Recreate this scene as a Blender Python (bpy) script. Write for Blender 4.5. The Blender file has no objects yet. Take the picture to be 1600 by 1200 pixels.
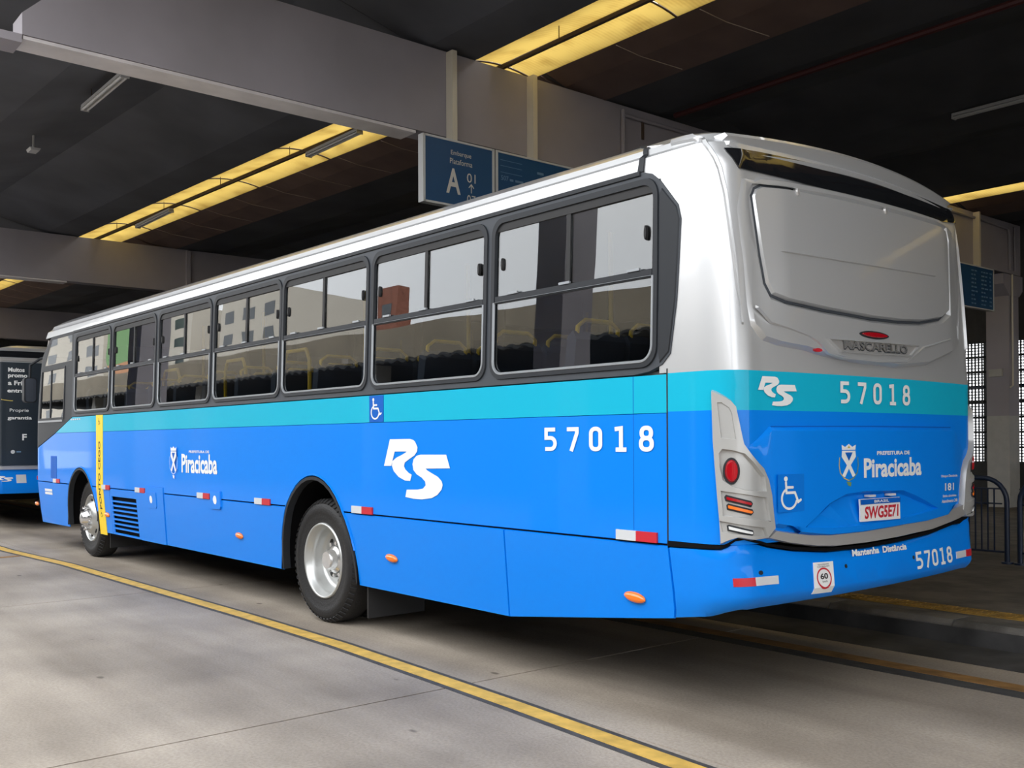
import bpy, bmesh, math, random, bisect
from mathutils import Vector, Matrix

random.seed(7)
C = bpy.context.scene.collection
sc = bpy.context.scene

# ------------------------------------------------------------------ camera
cam_d = bpy.data.cameras.new('camera'); cam = bpy.data.objects.new('camera', cam_d); C.objects.link(cam)
sc.camera = cam
cam_d.sensor_width = 36.0
cam_d.lens = 1551.4 / 1600 * 36.0
cam_d.shift_y = (678.0 - 600) / 1600
cam_d.clip_end = 400
def cam_matrix(loc, yaw, pitch, roll):
    f = Vector((math.sin(yaw)*math.cos(pitch), math.cos(yaw)*math.cos(pitch), math.sin(pitch)))
    r = Vector((math.cos(yaw), -math.sin(yaw), 0)); u = r.cross(f)
    c, s = math.cos(roll), math.sin(roll)
    r2, u2 = c*r + s*u, -s*r + c*u
    return Matrix(((r2.x, u2.x, -f.x, loc[0]), (r2.y, u2.y, -f.y, loc[1]), (r2.z, u2.z, -f.z, loc[2]), (0, 0, 0, 1)))
cam.matrix_world = cam_matrix((3.4554, -3.9229, 1.4755), -0.8776, 0.0073, -0.0049)

# ------------------------------------------------------------------ overcast sky
SKY = 5.0      # zenith radiance of the overcast sky; the horizon is dimmer
world = bpy.data.worlds.new('overcast'); sc.world = world; world.use_nodes = True
wn = world.node_tree; wn.nodes.clear()
w_out = wn.nodes.new('ShaderNodeOutputWorld'); w_bg = wn.nodes.new('ShaderNodeBackground')
w_tc = wn.nodes.new('ShaderNodeTexCoord'); w_ns = wn.nodes.new('ShaderNodeTexNoise'); w_rp = wn.nodes.new('ShaderNodeValToRGB')
w_ns.inputs['Scale'].default_value = 2.2; w_ns.inputs['Detail'].default_value = 4
w_rp.color_ramp.elements[0].position = .3; w_rp.color_ramp.elements[0].color = (.84, .88, .94, 1)
w_rp.color_ramp.elements[1].position = .7; w_rp.color_ramp.elements[1].color = (1.0, 1.0, 1.0, 1)
wn.links.new(w_tc.outputs['Generated'], w_ns.inputs['Vector']); wn.links.new(w_ns.outputs['Fac'], w_rp.inputs['Fac'])
wn.links.new(w_rp.outputs['Color'], w_bg.inputs['Color']); 
w_sp = wn.nodes.new('ShaderNodeSeparateXYZ'); w_mr = wn.nodes.new('ShaderNodeMapRange')
wn.links.new(w_tc.outputs['Generated'], w_sp.inputs['Vector']); wn.links.new(w_sp.outputs['Z'], w_mr.inputs['Value'])
w_mr.inputs['From Min'].default_value = 0; w_mr.inputs['From Max'].default_value = 1
w_mr.inputs['To Min'].default_value = SKY*.66; w_mr.inputs['To Max'].default_value = SKY
wn.links.new(w_mr.outputs['Result'], w_bg.inputs['Strength'])
wn.links.new(w_bg.outputs['Background'], w_out.inputs['Surface'])

vs = sc.view_settings
sc.display_settings.display_device = 'sRGB'
vs.view_transform = 'Standard'; vs.look = 'None'; vs.gamma = 1; vs.use_curve_mapping = False
vs.exposure = 0.0

# ------------------------------------------------------------------ materials
def mat(name, col, rough=.5, metal=0.0, coat=0.0, noise=0.0, nscale=6.0, bump=0.0, bscale=40.0, spec=.5, noise2=None):
    m = bpy.data.materials.new(name); m.use_nodes = True
    nt = m.node_tree; b = nt.nodes['Principled BSDF']
    b.inputs['Base Color'].default_value = (*col, 1); b.inputs['Roughness'].default_value = rough
    b.inputs['Metallic'].default_value = metal; b.inputs['Coat Weight'].default_value = coat
    b.inputs['Coat Roughness'].default_value = .04; b.inputs['Specular IOR Level'].default_value = spec
    if noise or bump:
        tc = nt.nodes.new('ShaderNodeTexCoord')
    if noise:
        n = nt.nodes.new('ShaderNodeTexNoise'); n.inputs['Scale'].default_value = nscale; n.inputs['Detail'].default_value = 6
        r = nt.nodes.new('ShaderNodeValToRGB')
        c2 = noise2 or tuple(c*(1-noise) for c in col)
        r.color_ramp.elements[0].position = .35; r.color_ramp.elements[0].color = (*c2, 1)
        r.color_ramp.elements[1].position = .65; r.color_ramp.elements[1].color = (*col, 1)
        nt.links.new(tc.outputs['Object'], n.inputs['Vector']); nt.links.new(n.outputs['Fac'], r.inputs['Fac'])
        nt.links.new(r.outputs['Color'], b.inputs['Base Color'])
    if bump:
        n2 = nt.nodes.new('ShaderNodeTexNoise'); n2.inputs['Scale'].default_value = bscale; n2.inputs['Detail'].default_value = 3
        bp = nt.nodes.new('ShaderNodeBump'); bp.inputs['Strength'].default_value = bump; bp.inputs['Distance'].default_value = .02
        nt.links.new(tc.outputs['Object'], n2.inputs['Vector']); nt.links.new(n2.outputs['Fac'], bp.inputs['Height'])
        nt.links.new(bp.outputs['Normal'], b.inputs['Normal'])
    return m

def glass_mat(name, tint, ior, wob=0.0):
    m = bpy.data.materials.new(name); m.use_nodes = True
    nt = m.node_tree; nt.nodes.clear()
    o = nt.nodes.new('ShaderNodeOutputMaterial'); mx = nt.nodes.new('ShaderNodeMixShader')
    t = nt.nodes.new('ShaderNodeBsdfTransparent'); g = nt.nodes.new('ShaderNodeBsdfGlossy'); f = nt.nodes.new('ShaderNodeFresnel')
    t.inputs['Color'].default_value = (*tint, 1); g.inputs['Roughness'].default_value = 0.0
    ge = nt.nodes.new('ShaderNodeNewGeometry'); ma = nt.nodes.new('ShaderNodeMath'); ma.operation = 'MULTIPLY_ADD'   # same reflectance from both faces of the thin pane
    ma.inputs[1].default_value = 1/ior-ior; ma.inputs[2].default_value = ior
    nt.links.new(ge.outputs['Backfacing'], ma.inputs[0]); nt.links.new(ma.outputs[0], f.inputs['IOR'])
    if wob:
        tc = nt.nodes.new('ShaderNodeTexCoord'); n = nt.nodes.new('ShaderNodeTexNoise'); n.inputs['Scale'].default_value = 2.2; n.inputs['Detail'].default_value = 0
        bp = nt.nodes.new('ShaderNodeBump'); bp.inputs['Strength'].default_value = wob; bp.inputs['Distance'].default_value = .02
        nt.links.new(tc.outputs['Object'], n.inputs['Vector']); nt.links.new(n.outputs['Fac'], bp.inputs['Height'])
        nt.links.new(bp.outputs['Normal'], g.inputs['Normal'])
    nt.links.new(f.outputs['Fac'], mx.inputs['Fac']); nt.links.new(t.outputs['BSDF'], mx.inputs[1]); nt.links.new(g.outputs['BSDF'], mx.inputs[2])
    nt.links.new(mx.outputs['Shader'], o.inputs['Surface'])
    return m

def skylight_mat():
    m = bpy.data.materials.new('yellow_fibreglass'); m.use_nodes = True
    nt = m.node_tree; nt.nodes.clear()
    o = nt.nodes.new('ShaderNodeOutputMaterial'); t = nt.nodes.new('ShaderNodeBsdfTranslucent'); d = nt.nodes.new('ShaderNodeBsdfDiffuse')
    a = nt.nodes.new('ShaderNodeAddShader'); geo = nt.nodes.new('ShaderNodeNewGeometry')
    n = nt.nodes.new('ShaderNodeTexNoise'); n.inputs['Scale'].default_value = 2.5; n.inputs['Detail'].default_value = 6
    w = nt.nodes.new('ShaderNodeTexWave'); w.inputs['Scale'].default_value = 6; w.bands_direction = 'X'; w.inputs['Distortion'].default_value = .5
    r = nt.nodes.new('ShaderNodeValToRGB')
    r.color_ramp.elements[0].position = .25; r.color_ramp.elements[0].color = (.33, .258, .118, 1)
    r.color_ramp.elements[1].position = .6; r.color_ramp.elements[1].color = (.475, .40, .20, 1)
    mx = nt.nodes.new('ShaderNodeMath'); mx.operation = 'MULTIPLY_ADD'; mx.inputs[1].default_value = .12
    nt.links.new(geo.outputs['Position'], n.inputs['Vector']); nt.links.new(geo.outputs['Position'], w.inputs['Vector'])
    nt.links.new(w.outputs['Fac'], mx.inputs[0]); nt.links.new(n.outputs['Fac'], mx.inputs[2]); nt.links.new(mx.outputs[0], r.inputs['Fac'])
    nt.links.new(r.outputs['Color'], t.inputs['Color']); d.inputs['Color'].default_value = (.25, .18, .06, 1)
    nt.links.new(t.outputs['BSDF'], a.inputs[0]); nt.links.new(d.outputs['BSDF'], a.inputs[1]); nt.links.new(a.outputs['Shader'], o.inputs['Surface'])
    return m

def road_mat(name, base, dark):
    m = bpy.data.materials.new(name); m.use_nodes = True
    nt = m.node_tree; b = nt.nodes['Principled BSDF']; L = nt.links.new
    geo = nt.nodes.new('ShaderNodeNewGeometry')
    def noise(scale, detail, sc3=(1, 1, 1)):
        mp = nt.nodes.new('ShaderNodeMapping'); mp.inputs['Scale'].default_value = sc3
        n = nt.nodes.new('ShaderNodeTexNoise'); n.inputs['Scale'].default_value = scale; n.inputs['Detail'].default_value = detail
        L(geo.outputs['Position'], mp.inputs['Vector']); L(mp.outputs['Vector'], n.inputs['Vector']); return n
    def ramp(src, p0, c0, p1, c1):
        r = nt.nodes.new('ShaderNodeValToRGB'); r.color_ramp.elements[0].position = p0; r.color_ramp.elements[0].color = (*c0, 1)
        r.color_ramp.elements[1].position = p1; r.color_ramp.elements[1].color = (*c1, 1); L(src, r.inputs['Fac']); return r
    def mul(a, c, f=1.0):
        x = nt.nodes.new('ShaderNodeMixRGB'); x.blend_type = 'MULTIPLY'; x.inputs[0].default_value = f; L(a, x.inputs[1]); L(c, x.inputs[2]); return x
    a = ramp(noise(.9, 5).outputs['Fac'], .32, dark, .66, base)
    st = ramp(noise(1.2, 6, (.16, 1.3, 1)).outputs['Fac'], .33, (.66, .64, .62), .6, (1, 1, 1))
    fine = ramp(noise(55, 4).outputs['Fac'], .3, (.80, .79, .78), .62, (1, 1, 1))
    v = nt.nodes.new('ShaderNodeTexVoronoi'); v.inputs['Scale'].default_value = 1.5; v.inputs['Randomness'].default_value = 1
    mp = nt.nodes.new('ShaderNodeMapping'); mp.inputs['Scale'].default_value = (.8, 1.5, 1)
    L(geo.outputs['Position'], mp.inputs['Vector']); L(mp.outputs['Vector'], v.inputs['Vector'])
    sp = ramp(v.outputs['Distance'], .035, (.22, .20, .19), .06, (1, 1, 1))
    c = mul(a.outputs['Color'], st.outputs['Color']); c = mul(c.outputs['Color'], fine.outputs['Color']); c = mul(c.outputs['Color'], sp.outputs['Color'], .75)
    L(c.outputs['Color'], b.inputs['Base Color'])
    b.inputs['Roughness'].default_value = .62; b.inputs['Specular IOR Level'].default_value = .35
    bp = nt.nodes.new('ShaderNodeBump'); bp.inputs['Strength'].default_value = .25; bp.inputs['Distance'].default_value = .01
    L(noise(70, 4).outputs['Fac'], bp.inputs['Height']); L(bp.outputs['Normal'], b.inputs['Normal'])
    return m

M = {}
M['silver'] = mat('silver_paint', (.59, .60, .61), .30, .45, .6)
M['blue'] = mat('blue_paint', (.0, .222, .84), .45, 0, .30, spec=.12)
M['teal'] = mat('teal_paint', (.006, .44, .64), .45, 0, .26, spec=.12)
M['trim'] = mat('charcoal_trim', (.020, .023, .028), .5, 0, .0, spec=.3)
M['band'] = mat('graphite_window_band', (.050, .057, .068), .5, 0, .0, spec=.35)
M['seal'] = mat('grey_window_seal', (.30, .32, .34), .35, .4)
M['black'] = mat('black_rubber', (.012, .012, .013), .6)
M['gloss_black'] = mat('gloss_black', (.008, .009, .011), .08, 0, .8)
M['tyre'] = mat('tyre_rubber', (.009, .009, .010), .6, bump=.2, bscale=60)
M['rim'] = mat('silver_rim', (.52, .53, .52), .33, .55, .2)
M['chrome'] = mat('bright_hub', (.72, .72, .72), .22, .8)
M['under'] = mat('underbody', (.005, .005, .006), .85, spec=.1)
M['white'] = mat('white_vinyl', (.84, .86, .86), .45, 0, .2)
M['yellow'] = mat('yellow_vinyl', (.95, .66, .02), .45)
M['red'] = mat('red_vinyl', (.55, .015, .03), .4)
M['red_lens'] = mat('red_lens', (.42, .004, .012), .12, 0, .9)
M['amber'] = mat('amber_lens', (.95, .20, .012), .18, 0, .8)
M['clear_lens'] = mat('clear_lens', (.85, .87, .88), .15, 0, .8)
M['grey_white'] = mat('grey_reflective_tape', (.62, .64, .66), .35)
M['lamp_grey'] = mat('lamp_housing_paint', (.47, .47, .46), .35, .25, .5)
M['strip'] = mat('rear_strip_paint', (.50, .49, .48), .3, .4, .5)
M['decal_blue'] = mat('dark_blue_vinyl', (.004, .11, .50), .5, spec=.15)
M['decal_black'] = mat('black_print', (.01, .01, .012), .6)
M['gold'] = mat('gold_print', (.62, .48, .12), .5)
M['olive'] = mat('olive_print', (.16, .30, .12), .5)
M['glass'] = glass_mat('tinted_window_glass', (.70, .73, .74), 1.95, .05)
M['clear_glass'] = glass_mat('clear_glass', (.75, .8, .8), 1.6)
M['seat'] = mat('seat_fabric', (.035, .045, .07), .8)
M['pole'] = mat('yellow_handrail', (.85, .52, .015), .35)
M['inside'] = mat('interior_lining', (.16, .16, .16), .7)
M['mirror'] = mat('mirror_glass', (.55, .6, .7), .03, 1.0)
M['slab'] = road_mat('concrete_slab', (.465, .405, .335), (.30, .26, .215))
M['road'] = mat('joint_sand', (.07, .065, .06), .9)
M['lane'] = mat('yellow_road_paint', (.74, .47, .10), .6, noise=.3, nscale=9)
M['lane_dark'] = mat('worn_black_paint', (.075, .073, .072), .7, noise=.4, nscale=12)
M['lane_old'] = mat('faded_orange_paint', (.36, .19, .06), .7, noise=.5, nscale=7)
M['kerb'] = mat('kerb_concrete', (.20, .19, .175), .8, noise=.6, nscale=3.5, bump=.3)
M['kerb_face'] = mat('grimy_kerb_face', (.075, .073, .072), .8, noise=.6, nscale=3)  # darker than the kerb stones, mottled by noise
M['platform'] = mat('platform_paving', (.16, .145, .125), .75, noise=.45, nscale=4, bump=.3, bscale=30)
M['tactile'] = mat('yellow_tactile', (.42, .25, .05), .7, noise=.5, nscale=5)
M['beam'] = mat('painted_concrete', (.32, .295, .315), .7, noise=.12, nscale=1.2)
M['flange'] = mat('pale_flange', (.68, .64, .63), .6, noise=.15, nscale=3)  # pale colour paints ground-bounced light on the beam soffit
M['post'] = mat('cream_post', (.62, .57, .46), .5)
M['shell'] = mat('dark_roof_shell', (.092, .096, .112), .8, noise=.35, nscale=.8)
M['haunch'] = mat('brown_haunch', (.17, .115, .10), .7, noise=.25, nscale=1.5)  # brown puts the skylights' warm glow into the colour of this roof face
M['haunch_joint'] = mat('pale_joint', (.34, .27, .22), .8)
M['green_wall'] = mat('green_wall', (.16, .30, .12), .8)
M['orange_wall'] = mat('orange_wall', (.50, .24, .12), .8)
M['rib'] = mat('brown_rib', (.08, .05, .03), .6)
M['skylight'] = skylight_mat()
M['fixture'] = mat('white_enamel', (.42, .42, .42), .4)
M['tube_white'] = mat('unlit_tube', (.5, .5, .5), .3)
M['decal_blue2'] = mat('blue_vinyl', (.0, .175, .70), .45, spec=.2)
M['sign_blue'] = mat('sign_blue', (.016, .075, .18), .45)
M['sign_edge'] = mat('sign_edge', (.55, .56, .56), .4)
M['sign_text'] = mat('sign_lettering', (.62, .60, .55), .5)
M['sign_dim'] = mat('sign_small_print', (.14, .25, .40), .5)
M['col_low'] = mat('white_column_base', (.42, .41, .38), .7, noise=.1)
M['wall_dark'] = mat('dark_wall', (.05, .05, .05), .8, noise=.2)
M['grille_dark'] = mat('dark_grille', (.03, .033, .035), .6)
M['navy'] = mat('navy_tube', (.012, .022, .05), .4)
M['tan'] = mat('tan_render', (.42, .36, .27), .8, noise=.2, nscale=.7)
M['brick'] = mat('brick_red', (.28, .10, .06), .8, noise=.3, nscale=3)
M['apt'] = mat('apartment_render', (.55, .50, .42), .8, noise=.1)
M['apt_win'] = mat('apartment_window', (.05, .06, .07), .2)
M['ad_dark'] = mat('advert_dark', (.010, .020, .032), .45, 0, .2)
M['pipe_red'] = mat('red_pipe', (.06, .012, .012), .6)

# ------------------------------------------------------------------ helpers
WL = {}
def link(o, parent, wl):
    C.objects.link(o); WL[o.name] = Vector(wl)
    if parent is not None:
        o.parent = parent; o.location = Vector(wl) - WL[parent.name]
    else:
        o.location = wl
    return o
def thing(name, label, cat, loc, group=None, kind=None):
    o = bpy.data.objects.new(name, None); o.empty_display_size = .2
    link(o, None, loc); tag(o, label, cat, group, kind); return o
def tag(o, label=None, cat=None, group=None, kind=None):
    if label: o['label'] = label
    if cat: o['category'] = cat
    if group: o['group'] = group
    if kind: o['kind'] = kind
    return o
def mesh_obj(name, verts, faces, mats, parent=None, fm=None, smooth=True, sharp=32):
    if not isinstance(mats, (list, tuple)): mats = [mats]
    lo = [min(v[i] for v in verts) for i in range(3)]; hi = [max(v[i] for v in verts) for i in range(3)]
    c = Vector([(a+b)/2 for a, b in zip(lo, hi)])
    me = bpy.data.meshes.new(name)
    me.from_pydata([(v[0]-c.x, v[1]-c.y, v[2]-c.z) for v in verts], [], faces)
    for m in mats: me.materials.append(m)
    if fm: me.polygons.foreach_set('material_index', fm)
    if smooth:
        me.polygons.foreach_set('use_smooth', [True]*len(me.polygons)); me.set_sharp_from_angle(angle=math.radians(sharp))
    me.update()
    o = bpy.data.objects.new(name, me)
    return link(o, parent, c)
class MB:
    def __init__(s): s.v = []; s.f = []; s.m = []; s.mi = 0
    def add(s, vs, fs):
        b = len(s.v); s.v += [tuple(p) for p in vs]; s.f += [tuple(b+i for i in f) for f in fs]; s.m += [s.mi]*len(fs); return s
    def box(s, a, b):
        x0, y0, z0 = a; x1, y1, z1 = b
        return s.add([(x0,y0,z0),(x1,y0,z0),(x1,y1,z0),(x0,y1,z0),(x0,y0,z1),(x1,y0,z1),(x1,y1,z1),(x0,y1,z1)],
                     [(0,3,2,1),(4,5,6,7),(0,1,5,4),(1,2,6,5),(2,3,7,6),(3,0,4,7)])
    def prism(s, poly, axis, a, b):
        """poly of 2D points extruded along axis ('x','y','z')"""
        n = len(poly); f = {'x': lambda p, t: (t, p[0], p[1]), 'y': lambda p, t: (p[0], t, p[1]), 'z': lambda p, t: (p[0], p[1], t)}[axis]
        vs = [f(p, a) for p in poly] + [f(p, b) for p in poly]
        fs = [tuple(range(n)), tuple(range(2*n-1, n-1, -1))] + [(i, n+i, n+(i+1) % n, (i+1) % n) for i in range(n)]
        return s.add(vs, fs)
    def tube(s, path, r, n=10, cap=True):
        P = [Vector(p) for p in path]; rings = []; up = None
        for i, p in enumerate(P):
            t = (P[min(i+1, len(P)-1)] - P[max(i-1, 0)]).normalized()
            if up is None: up = Vector((0, 0, 1)) if abs(t.z) < .9 else Vector((1, 0, 0))
            a = t.cross(up).normalized(); up = a.cross(t).normalized()
            rings.append([p + r*(math.cos(2*math.pi*k/n)*a + math.sin(2*math.pi*k/n)*up) for k in range(n)])
        vs = [q for R_ in rings for q in R_]
        fs = [(i*n+k, i*n+(k+1) % n, (i+1)*n+(k+1) % n, (i+1)*n+k) for i in range(len(P)-1) for k in range(n)]
        if cap: fs += [tuple(range(n-1, -1, -1)), tuple((len(P)-1)*n+k for k in range(n))]
        return s.add(vs, fs)
    def lathe(s, prof, c, axis_y=True, n=40, close=False):
        """prof: (radius, offset along +Y) around axis Y through c"""
        vs = []; fs = []
        for r, h in prof:
            for k in range(n):
                a = 2*math.pi*k/n; vs.append((c[0]+r*math.cos(a), c[1]+h, c[2]+r*math.sin(a)))
        m = len(prof)
        for i in range(m-1 if not close else m):
            for k in range(n):
                fs.append((i*n+k, i*n+(k+1) % n, ((i+1) % m)*n+(k+1) % n, ((i+1) % m)*n+k))
        return s.add(vs, fs)
    def ellipsoid(s, c, r, nu=16, nv=9):
        vs = []; fs = []
        for i in range(nv+1):
            t = math.pi*i/nv
            for k in range(nu):
                a = 2*math.pi*k/nu; vs.append((c[0]+r[0]*math.sin(t)*math.cos(a), c[1]+r[1]*math.sin(t)*math.sin(a), c[2]+r[2]*math.cos(t)))
        for i in range(nv):
            for k in range(nu): fs.append((i*nu+k, (i+1)*nu+k, (i+1)*nu+(k+1) % nu, i*nu+(k+1) % nu))
        return s.add(vs, fs)
    def build(s, name, mats, parent=None, smooth=True, sharp=32, fix=True):
        v, f, m = s.v, s.f, s.m
        if fix:
            bm = bmesh.new(); bv = [bm.verts.new(p) for p in v]
            lay = bm.faces.layers.int.new('mi')
            for q, mi in zip(f, m):
                try: bf = bm.faces.new([bv[i] for i in q]); bf[lay] = mi
                except ValueError: pass
            bmesh.ops.remove_doubles(bm, verts=bm.verts, dist=1e-5)
            bmesh.ops.recalc_face_normals(bm, faces=bm.faces)
            bm.verts.index_update()
            v = [tuple(p.co) for p in bm.verts]; f = [tuple(q.index for q in x.verts) for x in bm.faces]; m = [x[lay] for x in bm.faces]; bm.free()
        return mesh_obj(name, v, f, mats, parent, m, smooth, sharp)
def rect(x0, z0, x1, z1): return [(x0, z0), (x1, z0), (x1, z1), (x0, z1)]
def rrect(x0, z0, x1, z1, r, n=6, rs=None):
    rs = rs or (r, r, r, r)   # bl, br, tr, tl
    out = []
    for (cx, cz, a0, q) in ((x0, z0, 180, 0), (x1, z0, 270, 1), (x1, z1, 0, 2), (x0, z1, 90, 3)):
        rr = rs[q]; ox = cx + (rr if q in (0, 3) else -rr); oz = cz + (rr if q in (0, 1) else -rr)
        for i in range(n+1):
            a = math.radians(a0 + 90*i/n); out.append((ox + rr*math.cos(a), oz + rr*math.sin(a)))
    return out
def ellipse(cx, cz, rx, rz, n=24): return [(cx+rx*math.cos(2*math.pi*i/n), cz+rz*math.sin(2*math.pi*i/n)) for i in range(n)]
def offset_poly(p, d):
    """inset a CCW polygon by d"""
    n = len(p); out = []
    for i in range(n):
        a, b, c = Vector(p[i-1]), Vector(p[i]), Vector(p[(i+1) % n])
        e1 = (b-a); e2 = (c-b)
        if e1.length < 1e-9 or e2.length < 1e-9: out.append(tuple(b)); continue
        e1.normalize(); e2.normalize()
        n1 = Vector((-e1.y, e1.x)); n2 = Vector((-e2.y, e2.x)); m = n1+n2
        if m.length < 1e-6: m = n1
        m.normalize(); k = d/max(.35, m.dot(n1)); out.append((b.x+m.x*k, b.y+m.y*k))
    return out
def ccw(p):
    a = sum(p[i-1][0]*p[i][1]-p[i][0]*p[i-1][1] for i in range(len(p)))
    return list(p) if a > 0 else list(reversed(p))

# ------------------------------------------------------------------ bus body surface
# s runs along the body's outline (s = x along the left flank, then round the rear), z is height, d stands off the skin
W_ = 2.58; CY = W_/2
QT = [(.30,.058),(.39,.05),(.93,0),(1.82,0),(2.93,.035),(2.995,.048),(3.022,.088),(3.056,.098),(3.083,.15),(3.145,.27),(3.22,.52),(3.28,.95),(3.31,1.27)]
PT = [(.45,-.16),(.52,-.07),(.60,-.01),(.7,.02),(.85,0),(.93,-.005),(1.1,0),(1.82,0),(2.34,-.03),(2.9,-.07),(2.995,-.105),(3.022,-.135),(3.056,-.155),(3.085,-.22),(3.155,-.45),(3.23,-.9),(3.29,-1.6),(3.31,-2.0)]
FT = [(.3,.12),(.5,.03),(.7,0),(1.4,0),(2.0,.06),(2.5,.16),(2.8,.28),(2.99,.45),(3.06,.6),(3.155,.85),(3.23,1.1),(3.29,1.5),(3.31,1.8)]
def tab(t, z):
    if z <= t[0][0]: return t[0][1]
    for (a, va), (b, vb) in zip(t, t[1:]):
        if z <= b: return va+(vb-va)*(z-a)/(b-a)
    return t[-1][1]
def body_outline():
    half = []; arcs = [(.17, 0.0)]; FX = -12.42; fr = .34; frx = .42
    for i in range(13): half.append((FX, CY+(fr-CY)*i/12))
    for i in range(1, 13):
        a = math.pi/2*i/12; half.append((FX+frx-frx*math.cos(a), fr-fr*math.sin(a)))
    for i in range(1, 40): half.append((FX+frx+(.17-FX-frx)*i/40, 0.0))
    half.append((.17, 0.0))
    for i in range(1, 17):
        a = math.pi/2*i/16; half.append((.17+.24*math.sin(a)**.8, .22-.22*math.cos(a)**.8)); arcs.append((.17+.24*math.sin(a), .22-.22*math.cos(a)))
    t0 = CY-.22
    for i in range(1, 25):
        y = .22+(CY-.22)*i/24; half.append((.41+.06*(1-((CY-y)/t0)**2), y))
    full = half+[(x, W_-y) for x, y in reversed(half[:-1])]
    k0 = half.index((.17, 0.0)); ell = list(full); nf = len(full)
    for i, p in enumerate(arcs): ell[k0+i] = p; ell[nf-1-k0-i] = (p[0], W_-p[1])
    s = [0.0]
    for (a, b), (c, d) in zip(ell, ell[1:]): s.append(s[-1]+math.hypot(c-a, d-b))
    i = next(k for k, (x, y) in enumerate(full) if x == .17); off = s[i]-.17
    return [v-off for v in s], full, [s[k]-off for k in range(len(half)) if k == len(half)-1][0]
SS, PP, SMID = body_outline()
def plan(s):
    i = min(max(bisect.bisect_right(SS, s)-1, 0), len(SS)-2)
    f = (s-SS[i])/(SS[i+1]-SS[i]); a = PP[i]; b = PP[i+1]
    return a[0]+(b[0]-a[0])*f, a[1]+(b[1]-a[1])*f
def skin0(s, z):
    x, y = plan(s)
    q = tab(QT, z); y = CY+(y-CY)*(CY-q)/CY
    p = tab(PT, z); x0 = min(-.02, 2*p); xo = x
    if xo > x0: x += p*min(1, (xo-x0)/(.41-x0))
    f = tab(FT, z); x1 = -11.9+2*f
    if xo < x1: x += f*min(1, (x1-xo)/(x1+12.42))
    return (x, y, z-.0075*x*min(1, max(0, (z-2.7)/.4)))
def skin(s, z, d=0.0):
    b = skin0(s, z)
    if d == 0: return b
    e = .004
    a = skin0(s-e, z); c = skin0(s+e, z); u = skin0(s, z-e); v = skin0(s, z+e)
    n = (Vector(c)-Vector(a)).cross(Vector(v)-Vector(u)).normalized()
    return tuple(Vector(b)+d*n)
CUTS_S = [v for v in SS if v < -11.9 or (.1 < v and v < 2*SMID-.1) or v > 2*SMID+11.9]
CUTS_Z = sorted({z for t in (QT, PT) for z, _ in t if z > .46} | {3.0+.02*i for i in range(12)})

def tri2d(outline, holes=(), cs=(), cz=()):
    """2D polygon with holes -> (verts, faces, boundary edges), cut at the given s and z lines"""
    bm = bmesh.new()
    for loop in [outline]+list(holes):
        vs = [bm.verts.new((p[0], p[1], 0)) for p in loop]
        for i in range(len(vs)): bm.edges.new((vs[i-1], vs[i]))
    bmesh.ops.triangle_fill(bm, use_beauty=True, use_dissolve=False, edges=list(bm.edges), normal=(0, 0, 1))
    los = min(p[0] for p in outline); his = max(p[0] for p in outline); loz = min(p[1] for p in outline); hiz = max(p[1] for p in outline)
    for s in cs:
        if los+1e-4 < s < his-1e-4:
            bmesh.ops.bisect_plane(bm, geom=list(bm.verts)+list(bm.edges)+list(bm.faces), dist=1e-6, plane_co=(s, 0, 0), plane_no=(1, 0, 0))
    for z in cz:
        if loz+1e-4 < z < hiz-1e-4:
            bmesh.ops.bisect_plane(bm, geom=list(bm.verts)+list(bm.edges)+list(bm.faces), dist=1e-6, plane_co=(0, z, 0), plane_no=(0, 1, 0))
    for f in bm.faces:
        f.normal_update()
        if f.normal.z < 0: f.normal_flip()
    bm.verts.index_update()
    V = [(v.co.x, v.co.y) for v in bm.verts]; F = [tuple(v.index for v in f.verts) for f in bm.faces]
    E = []
    for e in bm.edges:
        if len(e.link_faces) == 1:
            l = e.link_loops[0]; E.append((l.vert.index, l.link_loop_next.vert.index))
    bm.free(); return V, F, E
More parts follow.
